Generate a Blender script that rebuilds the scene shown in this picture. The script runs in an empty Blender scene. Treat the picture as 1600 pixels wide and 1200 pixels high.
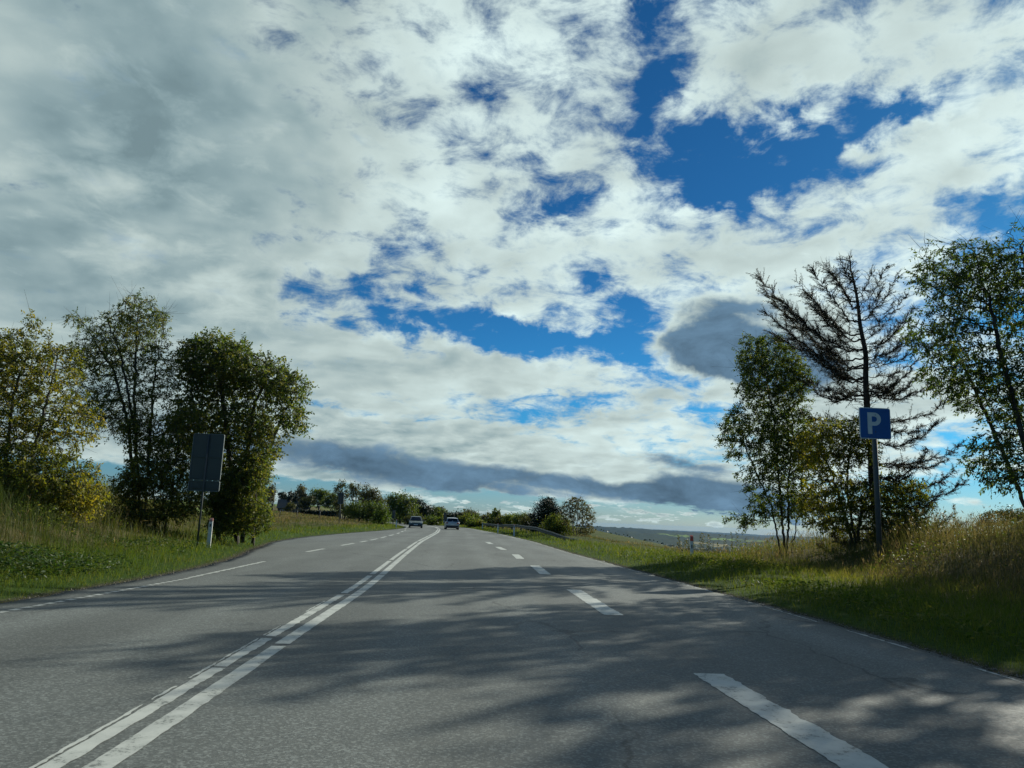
import bpy, bmesh, math, random
import numpy as np
from mathutils import Vector, Matrix
R_ = math.radians
SC = bpy.context.scene
COL = SC.collection

# ------------------------------------------------------------------ camera
FOC, EYE, PITCH, ROLL = 1190.0, 1.35, R_(10.188), R_(2.2)
cam_d = bpy.data.cameras.new('camera')
cam_d.sensor_width = 36.0
cam_d.lens = 36.0 * FOC / 1600.0
cam_d.clip_start, cam_d.clip_end = 0.05, 60000.0
cam = bpy.data.objects.new('camera', cam_d)
COL.objects.link(cam)
_f = Vector((0, math.cos(PITCH), math.sin(PITCH)))
_r0 = Vector((1, 0, 0)); _u0 = _r0.cross(_f)
_r = _r0 * math.cos(ROLL) + _u0 * math.sin(ROLL)
_u = _u0 * math.cos(ROLL) - _r0 * math.sin(ROLL)
cam.matrix_world = Matrix(((_r.x, _u.x, -_f.x, 0), (_r.y, _u.y, -_f.y, 0), (_r.z, _u.z, -_f.z, EYE), (0, 0, 0, 1)))
SC.camera = cam

def ray(px, py):
    return (_r * ((px - 800) / FOC) + _u * ((600 - py) / FOC) + _f).normalized()
def at(px, py, Y):
    """world point at depth Y on the sight line of a measured photo point"""
    d = ray(px, py); return Vector((0, 0, EYE)) + d * (Y / d.y)

# ------------------------------------------------------------------ light
SUN_AZ, SUN_EL = R_(46), R_(24)
sun_d = bpy.data.lights.new('sun', 'SUN')
sun_d.energy = 5.0; sun_d.angle = R_(0.4); sun_d.color = (1.0, 0.97, 0.83)
sun = bpy.data.objects.new('sun', sun_d); COL.objects.link(sun)
SD = Vector((math.sin(SUN_AZ) * math.cos(SUN_EL), math.cos(SUN_AZ) * math.cos(SUN_EL), math.sin(SUN_EL)))
sun.rotation_euler = SD.to_track_quat('Z', 'Y').to_euler()
sun.location = (30, 30, 40)
SC.view_settings.view_transform = 'Standard'
SC.view_settings.look = 'None'
SC.view_settings.exposure = 0.35
SC.view_settings.gamma = 1.0

# ------------------------------------------------------------------ node helper
class G:
    def __init__(s, nt):
        s.nt = nt; nt.nodes.clear()
    def n(s, t, **kw):
        nd = s.nt.nodes.new(t)
        for k, v in kw.items():
            if k.startswith('i_'):
                key = k[2:]; key = int(key) if key.isdigit() else key.replace('_', ' ')
                s.put(nd.inputs[key], v)
            else: setattr(nd, k, v)
        return nd
    def put(s, sock, v):
        if isinstance(v, bpy.types.NodeSocket): s.nt.links.new(v, sock)
        elif isinstance(v, bpy.types.Node): s.nt.links.new(v.outputs[0], sock)
        else: sock.default_value = v
    def m(s, op, a, b=None, c=None, clamp=False):
        nd = s.nt.nodes.new('ShaderNodeMath'); nd.operation = op; nd.use_clamp = clamp
        s.put(nd.inputs[0], a)
        if b is not None: s.put(nd.inputs[1], b)
        if c is not None: s.put(nd.inputs[2], c)
        return nd.outputs[0]
    def v(s, op, a, b=None):
        nd = s.nt.nodes.new('ShaderNodeVectorMath'); nd.operation = op
        s.put(nd.inputs[0], a)
        if b is not None:
            if op == 'SCALE': s.put(nd.inputs[3], b)
            else: s.put(nd.inputs[1], b)
        return nd.outputs[0]
    def noise(s, vec, scale, detail=4, rough=0.55, dist=0.0, col=False, lac=2.0):
        nd = s.n('ShaderNodeTexNoise', i_Vector=vec, i_Scale=scale, i_Detail=detail, i_Roughness=rough, i_Distortion=dist, i_Lacunarity=lac)
        return nd.outputs['Color' if col else 'Fac']
    def ss(s, x, a, b, lo=0.0, hi=1.0):
        nd = s.n('ShaderNodeMapRange', interpolation_type='SMOOTHSTEP', clamp=True)
        s.put(nd.inputs['Value'], x); nd.inputs['From Min'].default_value = a; nd.inputs['From Max'].default_value = b
        nd.inputs['To Min'].default_value = lo; nd.inputs['To Max'].default_value = hi
        return nd.outputs[0]
    def mix(s, f, a, b, mode='MIX'):
        nd = s.n('ShaderNodeMix', data_type='RGBA', blend_type=mode)
        s.put(nd.inputs[0], f); s.put(nd.inputs[6], a); s.put(nd.inputs[7], b)
        return nd.outputs[2]
def rgb(r, g, b): return (r, g, b, 1.0)
def srgb(r, g, b):
    return tuple(((c / 255) / 12.92 if c / 255 < 0.04045 else ((c / 255 + 0.055) / 1.055) ** 2.4) for c in (r, g, b)) + (1.0,)

# ------------------------------------------------------------------ sky: Nishita blue with a broken cloud deck
world = bpy.data.worlds.new('World'); SC.world = world; world.use_nodes = True
def build_sky():
    g = G(world.node_tree)
    d = g.n('ShaderNodeTexCoord').outputs['Generated']
    sep = g.n('ShaderNodeSeparateXYZ', i_0=d)
    X, Y, Z = sep.outputs
    az = g.m('ARCTAN2', X, Y); el = g.m('ARCSINE', Z)
    # cloud deck coordinates: the view direction cast on a high layer
    zz = g.m('ADD', g.m('MAXIMUM', Z, 0.0), 0.20)
    P = g.n('ShaderNodeCombineXYZ', i_0=g.m('DIVIDE', X, zz), i_1=g.m('DIVIDE', Y, zz), i_2=0.0).outputs[0]
    A = g.n('ShaderNodeCombineXYZ', i_0=az, i_1=el, i_2=0.0).outputs[0]
    w1 = g.v('SUBTRACT', g.noise(d, 7.0, 6, 0.6, col=True), (0.5, 0.5, 0.5))
    wsm = g.v('MULTIPLY', w1, g.n('ShaderNodeCombineXYZ', i_0=0.20, i_1=g.ss(el, 0.0, 0.35, 0.05, 0.20), i_2=0.0).outputs[0])
    AW = g.v('ADD', A, wsm)
    AW2 = g.v('ADD', A, g.v('SCALE', wsm, 0.5))
    cache = {}
    def rotated(co, name, ang):
        if (name, ang) not in cache:
            th = R_(-ang) - ROLL
            c, s_ = math.cos(th), math.sin(th)
            x = g.n('ShaderNodeVectorMath', operation='DOT_PRODUCT', i_0=co, i_1=(c, s_, 0)).outputs['Value']
            y = g.n('ShaderNodeVectorMath', operation='DOT_PRODUCT', i_0=co, i_1=(-s_, c, 0)).outputs['Value']
            cache[(name, ang)] = g.n('ShaderNodeCombineXYZ', i_0=x, i_1=y, i_2=0.0).outputs[0]
        return cache[(name, ang)]
    def blob(cx, cy, rx, ry, ang, wt, acc, co, name):
        ang = min((-15, 0, 5), key=lambda q: abs(q - ang))
        th = R_(-ang) - ROLL; c, s_ = math.cos(th), math.sin(th)
        dd = ray(cx, cy)
        a0, e0 = math.atan2(dd.x, dd.y), math.asin(dd.z)
        x0, y0 = a0 * c + e0 * s_, -a0 * s_ + e0 * c
        ix, iy = FOC / rx, FOC / ry
        q = g.n('ShaderNodeVectorMath', operation='MULTIPLY_ADD', i_0=rotated(co, name, ang), i_1=(ix, iy, 0), i_2=(-x0 * ix, -y0 * iy, 0)).outputs[0]
        gr = g.n('ShaderNodeTexGradient', gradient_type='SPHERICAL', i_Vector=q).outputs['Fac']
        return g.m('MULTIPLY_ADD', gr, wt, acc)
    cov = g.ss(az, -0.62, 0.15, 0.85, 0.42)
    # unseen deck opened to blue behind the viewer and overhead, to deepen the shade
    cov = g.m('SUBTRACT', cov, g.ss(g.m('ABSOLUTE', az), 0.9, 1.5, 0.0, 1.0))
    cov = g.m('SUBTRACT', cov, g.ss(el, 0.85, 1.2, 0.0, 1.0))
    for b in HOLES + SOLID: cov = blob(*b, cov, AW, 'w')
    # clear air just above the horizon
    sky_line = g.m('MULTIPLY_ADD', az, -0.030, 0.036)
    hz = g.m('MULTIPLY_ADD', g.n('ShaderNodeSeparateXYZ', i_0=w1).outputs[0], 0.03, el)
    cov = g.m('SUBTRACT', cov, g.m('MULTIPLY', g.ss(g.m('SUBTRACT', hz, sky_line), -0.006, 0.006, 1.0, 0.0), 1.6))
    # small fair-weather puffs far off over the horizon
    pf = g.noise(g.v('MULTIPLY', d, (34, 34, 150)), 1.0, 4, 0.6)
    pb = g.m('MULTIPLY', g.ss(el, 0.0, 0.010), g.ss(el, 0.014, 0.036, 1.0, 0.0))
    cov = g.m('ADD', cov, g.m('MULTIPLY', g.m('MULTIPLY', g.ss(pf, 0.50, 0.64), pb), 2.6))
    for b in LOWCL: cov = blob(*b, cov, AW2, 'v')
    fine = g.noise(P, 8.5, 8, 0.66, 0.5)
    soft = g.noise(P, 1.9, 4, 0.5, 0.2)
    soft2 = g.noise(g.v('ADD', P, (SD.x * 0.07, SD.y * 0.07, 0)), 1.9, 4, 0.5, 0.2)
    puff = g.noise(g.v('MULTIPLY', d, (1, 1, 2.0)), 16.0, 8, 0.62, 0.3)
    f0 = g.m('MULTIPLY_ADD', g.m('SUBTRACT', fine, 0.5), 3.3, g.m('MULTIPLY', g.m('SUBTRACT', soft, 0.5), 2.4))
    f0 = g.m('MULTIPLY_ADD', g.m('SUBTRACT', puff, 0.5), 2.8, f0)
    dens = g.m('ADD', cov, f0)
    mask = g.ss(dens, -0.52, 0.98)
    relief = g.m('SUBTRACT', soft, soft2)
    thick = g.ss(dens, 0.35, 1.7)
    lum = g.m('MULTIPLY_ADD', thick, LUM[1], LUM[0])
    lum = g.m('MULTIPLY_ADD', relief, LUM[2], lum)
    lum = g.m('MULTIPLY_ADD', g.m('SUBTRACT', puff, 0.5), LUM[3], lum)
    lum = g.m('MULTIPLY_ADD', g.m('SUBTRACT', fine, 0.5), LUM[4], lum)
    big = g.noise(g.v('MULTIPLY', d, (1, 1, 1.8)), 5.0, 3, 0.5)
    lum = g.m('MULTIPLY_ADD', g.m('SUBTRACT', big, 0.5), LUM[5], lum)
    for b in LIGHT: lum = blob(*b, lum, AW2, 'v')
    lum = g.m('MULTIPLY', lum, g.ss(az, -0.7, 0.6, 0.84, 1.12))
    lum = g.m('MINIMUM', g.m('MAXIMUM', lum, 0.28), 0.92)
    drk = 0.0
    for b in DARK: drk = blob(*b, drk, AW2, 'v')
    drk = g.ss(g.m('MULTIPLY_ADD', g.m('SUBTRACT', puff, 0.5), 1.7, drk), 0.12, 0.80)
    c_hi = g.mix(g.ss(lum, 0.25, 0.62), rgb(0.64, 0.95, 1.05), rgb(0.82, 1.0, 0.98))
    cl = g.v('SCALE', c_hi, lum)
    cdark = g.v('SCALE', (0.115, 0.205, 0.30), g.m('MULTIPLY_ADD', g.m('SUBTRACT', puff, 0.5), 1.6, g.m('MULTIPLY_ADD', g.m('SUBTRACT', soft, 0.5), 1.0, 1.0)))
    cl = g.mix(drk, cl, cdark)
    ns = g.n('ShaderNodeTexSky', sky_type='NISHITA', sun_disc=False, sun_elevation=SUN_EL, sun_rotation=SUN_AZ, air_density=1.0, dust_density=0.2, ozone_density=3.0)
    tint = g.mix(g.ss(el, -0.02, 0.12), rgb(*T_HOR), rgb(*T_MID))
    tint = g.mix(g.ss(el, 0.08, 0.42), tint, rgb(*T_TOP))
    blue = g.mix(1.0, ns.outputs[0], tint, 'MULTIPLY')
    k = 0.1
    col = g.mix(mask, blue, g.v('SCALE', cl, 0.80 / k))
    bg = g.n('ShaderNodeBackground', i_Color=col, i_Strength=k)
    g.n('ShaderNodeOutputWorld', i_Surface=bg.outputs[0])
LUM = (0.72, -0.17, 1.4, 0.42, 0.42, 0.42)
T_HOR, T_MID, T_TOP = (0.30, 0.41, 0.58), (0.11, 0.46, 0.70), (0.075, 0.31, 0.50)
LIGHT = [(700, 320, 110, 60, 0, 0.25), (250, 10, 420, 130, 5, -0.08), (320, 140, 360, 190, 5, -0.10), (300, 240, 260, 150, 0, -0.08), (150, 470, 260, 60, 0, -0.14), (800, 60, 220, 120, 0, 0.10), (1400, 60, 300, 100, 0, 0.08)]
HOLES = [(1012, 150, 69, 114.4, 0, -1.16), (1080, 262, 138, 66, 5, -1.47), (1230, 225, 156.4, 57.2, -10, -1.4), (1370, 190, 119.6, 48.4, -22, -1.24),
 (1490, 150, 119.6, 39.6, -15, -1.12), (1100, 300, 55.2, 44, 0, -0.86), (1310, 265, 110.4, 44, 0, -0.77), (1575, 350, 101.2, 74.8, 0, -1.38),
 (1370, 425, 110.4, 48.4, 0, -0.77), (1250, 360, 82.8, 35.2, 0, -0.52), (455, 462, 69, 52.8, 0, -1.29), (580, 488, 119.6, 48.4, 5, -1.29),
 (610, 430, 73.6, 35.2, 0, -0.77), (720, 520, 156.4, 36.96, 6, -1.38), (850, 545, 138, 33.44, 8, -1.38), (985, 568, 101.2, 48.4, 12, -1.63),
 (1010, 505, 82.8, 35.2, 0, -1.12), (885, 305, 73.6, 30.8, 0, -0.86), (930, 450, 73.6, 26.4, 0, -0.6), (1000, 20, 64.4, 35.2, 0, -0.69),
 (840, 640, 78.2, 21.12, 8, -1.29), (480, 662, 82.8, 22, 3, -1.12), (1070, 648, 64.4, 17.6, 0, -1.03), (1500, 790, 147.2, 52.8, 0, -2.15),
 (900, 625, 130, 16, 5, -1.1), (560, 640, 120, 14, 3, -1.0), (1090, 610, 70, 18, 0, -1.0), (1130, 655, 60, 14, 0, -0.9)]
SOLID = [(200, 300, 500, 420, 0, 0.9), (700, 590, 420, 65, 5, 1.0), (700, 700, 600, 70, 3, 1.8), (1250, 640, 250, 130, 0, 1.2), (1150, 130, 160, 90, 0, 0.9), (1400, 60, 260, 110, 0, 0.9),
 (1520, 260, 110, 90, 0, 1.0), (850, 390, 260, 50, 0, 0.5), (1120, 400, 220, 70, 0, 0.8), (720, 340, 130, 80, 0, 0.7), (370, 460, 90, 70, 0, 1.3), (1330, 255, 45, 30, 0, 1.2)]
LOWCL = [(650, 735, 420, 40, 4, 1.5), (1120, 775, 150, 38, 3, 2.6), (1125, 553, 112, 66, 0, 3.2), (1230, 560, 130, 80, 0, 2.5), (800, 765, 60, 9, 3, 2.4), (1140, 492, 110, 35, 0, 2.0), (1520, 787, 36, 13, 5, 3.0),
 (1118, 819, 22, 7, 3, 3.2), (640, 772, 260, 12, 3, 1.6), (1000, 800, 20, 5, 4, 1.6)]
DARK = [(600, 728, 420, 40, 4, 1.25), (950, 762, 330, 20, 4, 1.0), (1130, 778, 160, 40, 3, 2.0), (1135, 553, 112, 58, 0, 2.8), (1230, 570, 100, 52, 0, 2.0), (1150, 488, 110, 26, 0, 0.75),
 (1090, 725, 150, 14, 4, 0.6), ]
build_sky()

# ------------------------------------------------------------------ object helpers
def arrays(name, verts, faces, mat, parent=None, attrs=None, smooth=False):
    """faces: list of (n,k) int arrays; attrs: per-vertex float arrays"""
    verts = np.asarray(verts, np.float32).reshape(-1, 3)
    me = bpy.data.meshes.new(name)
    me.vertices.add(len(verts)); me.vertices.foreach_set('co', verts.ravel())
    faces = [np.asarray(f, np.int32) for f in faces if len(f)]
    nl = sum(f.size for f in faces); nf = sum(len(f) for f in faces)
    me.loops.add(nl); me.polygons.add(nf)
    me.loops.foreach_set('vertex_index', np.concatenate([f.ravel() for f in faces]))
    tot = np.concatenate([np.full(len(f), f.shape[1], np.int32) for f in faces])
    st = np.concatenate([[0], np.cumsum(tot)[:-1]]).astype(np.int32)
    me.polygons.foreach_set('loop_start', st)
    try: me.polygons.foreach_set('loop_total', tot)
    except Exception: pass
    if smooth: me.polygons.foreach_set('use_smooth', np.ones(nf, bool))
    me.update(calc_edges=True)
    for k, a in (attrs or {}).items():
        at_ = me.attributes.new(k, 'FLOAT', 'POINT'); at_.data.foreach_set('value', np.asarray(a, np.float32))
    me.materials.append(mat)
    o = bpy.data.objects.new(name, me); COL.objects.link(o)
    if parent is not None: o.parent = parent
    return o
def tag(o, label=None, cat=None, group=None, kind=None):
    if label: o['label'] = label
    if cat: o['category'] = cat
    if group: o['group'] = group
    if kind: o['kind'] = kind
    return o
def thing(name, label, cat, loc=(0, 0, 0), rz=0.0, group=None):
    o = bpy.data.objects.new(name, None); COL.objects.link(o)
    o.location = loc; o.rotation_euler = (0, 0, rz); o.empty_display_size = 0.2
    return tag(o, label, cat, group)
class MB:
    """collects simple solids into one mesh"""
    def __init__(s): s.bm = bmesh.new()
    def box(s, c, d, rot=None, bev=0.0):
        r = bmesh.ops.create_cube(s.bm, size=1.0)
        vs = r['verts']
        for v in vs:
            p = Vector((v.co.x * d[0], v.co.y * d[1], v.co.z * d[2]))
            if rot is not None: p = rot @ p
            v.co = p + Vector(c)
        if bev:
            es = list({e for v in vs for e in v.link_edges})
            bmesh.ops.bevel(s.bm, geom=es, offset=bev, segments=2, affect='EDGES', profile=0.5)
    def tube(s, pts, rad, n=10, cap=True):
        pts = [Vector(p) for p in pts]; rings = []
        rads = rad if hasattr(rad, '__len__') else [rad] * len(pts)
        for i, p in enumerate(pts):
            t = (pts[min(i + 1, len(pts) - 1)] - pts[max(i - 1, 0)]).normalized()
            a = t.orthogonal().normalized() if i == 0 else (rings_a - t * rings_a.dot(t)).normalized()
            rings_a = a; b = t.cross(a)
            rings.append([s.bm.verts.new(p + (a * math.cos(k * 2 * math.pi / n) + b * math.sin(k * 2 * math.pi / n)) * rads[i]) for k in range(n)])
        for i in range(len(pts) - 1):
            for k in range(n): s.bm.faces.new((rings[i][k], rings[i][(k + 1) % n], rings[i + 1][(k + 1) % n], rings[i + 1][k]))
        if cap: s.bm.faces.new(rings[0][::-1]); s.bm.faces.new(rings[-1])
    def prism(s, outline, z0, z1, M=None):
        """outline in local xy, extruded z0..z1, then mapped by M"""
        M = M or Matrix.Identity(4)
        a = [s.bm.verts.new(M @ Vector((x, y, z0))) for x, y in outline]
        b = [s.bm.verts.new(M @ Vector((x, y, z1))) for x, y in outline]
        n = len(a)
        s.bm.faces.new(a[::-1]); s.bm.faces.new(b)
        for k in range(n): s.bm.faces.new((a[k], a[(k + 1) % n], b[(k + 1) % n], b[k]))
    def loft(s, rings, cap=True):
        R = [[s.bm.verts.new(p) for p in r] for r in rings]; n = len(R[0])
        for i in range(len(R) - 1):
            for k in range(n): s.bm.faces.new((R[i][k], R[i][(k + 1) % n], R[i + 1][(k + 1) % n], R[i + 1][k]))
        if cap: s.bm.faces.new(R[0][::-1]); s.bm.faces.new(R[-1])
    def build(s, name, mat, parent=None, smooth=False):
        bmesh.ops.recalc_face_normals(s.bm, faces=s.bm.faces)
        me = bpy.data.meshes.new(name); s.bm.to_mesh(me); s.bm.free()
        me.materials.append(mat)
        if smooth:
            for p in me.polygons: p.use_smooth = True
        o = bpy.data.objects.new(name, me); COL.objects.link(o)
        if parent is not None: o.parent = parent
        return o
def copy_tree(o, parent=None):
    c = o.copy(); COL.objects.link(c); c.parent = parent
    for ch in [q for q in COL.objects if q.parent == o]: copy_tree(ch, c)
    return c

# ------------------------------------------------------------------ materials
def mat(name):
    m = bpy.data.materials.new(name); m.use_nodes = True
    return m, G(m.node_tree)
def simple(name, col, rough=0.6, metal=0.0, var=0.12, scale=8.0, bump=0.0):
    m, g = mat(name)
    co = g.n('ShaderNodeTexCoord').outputs['Object']
    nz = g.noise(co, scale, 6, 0.6)
    f = g.ss(nz, 0.3, 0.7, 1 - var, 1 + var)
    c = g.v('SCALE', col[:3], f)
    p = g.n('ShaderNodeBsdfPrincipled', i_Base_Color=c, i_Roughness=g.ss(nz, 0.2, 0.8, rough - 0.08, min(1, rough + 0.08)), i_Metallic=metal)
    if bump:
        b = g.n('ShaderNodeBump', i_Strength=bump, i_Distance=0.02, i_Height=g.noise(co, scale * 4, 5, 0.6)); g.put(p.inputs['Normal'], b)
    g.n('ShaderNodeOutputMaterial', i_Surface=p.outputs[0])
    return m
def leafy(name, ca, cb, cc, trans=0.45, rough=0.55, rim=0.25):
    """leaf or grass surface; 'tone' (0..1) runs through three real colours"""
    m, g = mat(name)
    t = g.n('ShaderNodeAttribute', attribute_name='tone').outputs['Fac']
    c = g.mix(g.ss(t, 0.0, 0.5), rgb(*ca), rgb(*cb)); c = g.mix(g.ss(t, 0.5, 1.0), c, rgb(*cc))
    p = g.n('ShaderNodeBsdfPrincipled', i_Base_Color=c, i_Roughness=rough)
    p.inputs['Specular IOR Level'].default_value = rim
    tc = g.mix(1.0, c, rgb(1.15, 1.1, 0.55), 'MULTIPLY')
    tr = g.n('ShaderNodeBsdfTranslucent', i_Color=tc)
    mx = g.n('ShaderNodeMixShader', i_0=trans, i_1=p.outputs[0], i_2=tr.outputs[0])
    g.n('ShaderNodeOutputMaterial', i_Surface=mx.outputs[0])
    return m
def bark(name, ca, cb):
    m, g = mat(name)
    co = g.n('ShaderNodeTexCoord').outputs['Object']
    nz = g.noise(g.v('MULTIPLY', co, (9, 9, 2.5)), 1.0, 7, 0.65)
    c = g.mix(g.ss(nz, 0.35, 0.65), rgb(*ca), rgb(*cb))
    p = g.n('ShaderNodeBsdfPrincipled', i_Base_Color=c, i_Roughness=0.9)
    b = g.n('ShaderNodeBump', i_Strength=0.6, i_Distance=0.03, i_Height=nz); g.put(p.inputs['Normal'], b)
    g.n('ShaderNodeOutputMaterial', i_Surface=p.outputs[0])
    return m
M_BARK = bark('bark_grey', (0.028, 0.025, 0.020), (0.085, 0.078, 0.064))
M_BARKD = bark('bark_dark', (0.020, 0.017, 0.014), (0.065, 0.052, 0.042))

# ------------------------------------------------------------------ road plan (metres, measured on the ground)
def smooth_line(pts, step=0.5):
    pts = np.array(pts, float)
    t = np.arange(pts[0, 1], pts[-1, 1], step)
    x = np.interp(t, pts[:, 1], pts[:, 0])
    for w in (9, 15):
        k = np.hanning(w + 2)[1:-1]; k /= k.sum()
        xp = np.pad(x, w // 2, mode='reflect', reflect_type='odd')
        x = np.convolve(xp, k, 'valid')
    return t, x
CY, CX = smooth_line([(-1.6, -30), (-2.05, 4.3), (-2.30, 8.3), (-2.58, 14.7), (-3.6, 27.7), (-4.75, 43.5), (-6.5, 74), (-8.3, 97), (-10.3, 115), (-13, 130), (-18, 148), (-27, 168), (-40, 186), (-62, 204)])
RY, RX = smooth_line([(5.3, -30), (5.3, 4), (5.2, 8), (5.0, 12), (4.6, 17.5), (4.1, 23.5), (3.1, 35), (1.75, 56), (-0.7, 80), (-3.2, 100), (-5.8, 120), (-10, 138), (-15, 154), (-23, 172), (-36, 190), (-60, 210)])
LY, LX = smooth_line([(-6.6, -30), (-6.8, 10), (-6.85, 14), (-7.05, 18), (-7.9, 23), (-9.2, 28.7), (-10.8, 36.5), (-11.6, 45), (-11.85, 57), (-11.7, 73), (-12.2, 92), (-14.2, 109), (-18, 128), (-23, 146), (-33, 164), (-46, 180), (-66, 196)])
def cx(y): return np.interp(y, CY, CX)
def rx(y): return np.interp(y, RY, RX)
def lx(y): return np.interp(y, LY, LX)
def sstep(x, a, b):
    t = np.clip((x - a) / (b - a), 0, 1); return t * t * (3 - 2 * t)
# value noise for numpy shapes
_rs = np.random.RandomState(5); _lat = _rs.rand(256, 256)
def vn(x, y):
    xi = np.floor(x).astype(int); yi = np.floor(y).astype(int); fx = x - xi; fy = y - yi
    fx = fx * fx * (3 - 2 * fx); fy = fy * fy * (3 - 2 * fy)
    a = _lat[xi % 256, yi % 256]; b = _lat[(xi + 1) % 256, yi % 256]; c = _lat[xi % 256, (yi + 1) % 256]; d = _lat[(xi + 1) % 256, (yi + 1) % 256]
    return (a * (1 - fx) + b * fx) * (1 - fy) + (c * (1 - fx) + d * fx) * fy
def fbm(x, y, o=4):
    s = 0; a = 1; n = 0
    for i in range(o): s = s + a * vn(x + 17 * i, y + 31 * i); n += a; a *= 0.5; x = x * 2.03; y = y * 2.03
    return s / n
def offs(x, y):
    """distance beyond the asphalt: left (dl) and right (dr), negative on the road"""
    yc = np.clip(y, -30, 200)
    e = np.maximum(y - 196, 0) * 1.0
    return lx(yc) - x - e * 0 , x - rx(yc)
def height(x, y):
    x = np.asarray(x, float); y = np.asarray(y, float)
    dl, dr = offs(x, y)
    n1 = fbm(x * 0.35 + 50, y * 0.35 + 80, 3) - 0.5
    n2 = fbm(x * 0.05 + 150, y * 0.05 + 20, 3) - 0.5
    # left bank and the field rising behind it
    L = 0.12 * sstep(dl, 0.5, 2.5) + (1.15 * (1 - sstep(y, 34, 52)) + 0.30) * sstep(dl, 2.2, 9) + 0.012 * np.maximum(dl - 9, 0) * (1 - sstep(y, 45, 60)) + 0.0165 * np.clip(y - 104, 0, 300) * sstep(dl, 3, 20)
    L = np.minimum(L, 6 + 0.002 * dl)
    # right bank, then the slope into the valley
    near = 1 - sstep(y, 30, 41)
    Rr = 0.10 * sstep(dr, 0.6, 3) + (1.15 * near) * sstep(dr, 5.0, 13) + 0.3 * near * sstep(dr, 12, 24)
    edge = 7.5 + 40 * near + 6 * sstep(y, 70, 130) + 60 * sstep(y, 150, 260)
    r = np.hypot(x, y)
    fall = -0.17 * np.maximum(dr - edge, 0)
    fall = np.maximum(fall, -70 + 18 * n2)
    # the far ridge of hills across the valley
    ridge = sstep(r, 3200, 5600) * (43 + 14 * np.sin(np.arctan2(x, y) * 9 + 1.2) + 16 * n2 - 55 * np.clip(np.arctan2(x, y) - 0.12, 0, 1)) + sstep(r, 5600, 9000) * -30
    Rr = Rr + fall + ridge * sstep(dr, 200, 900)
    h = np.where(dl > 0, L, np.where(dr > 0, Rr, -0.03))
    out = np.minimum(np.maximum(np.maximum(dl, dr), 0), 3) / 3
    h = h + n1 * 0.22 * out + n2 * 0.5 * out * (r < 400)
    h = np.where((np.maximum(dl, dr) <= 0.12), -0.03, np.where(np.maximum(dl, dr) < 0.8, np.minimum(h, -0.02 + (np.maximum(dl, dr) - .12) * 0.08), h))
    # land behind the bend closes over the road line
    return h
def hz(x, y): return float(height(np.array([x]), np.array([y]))[0])

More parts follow.
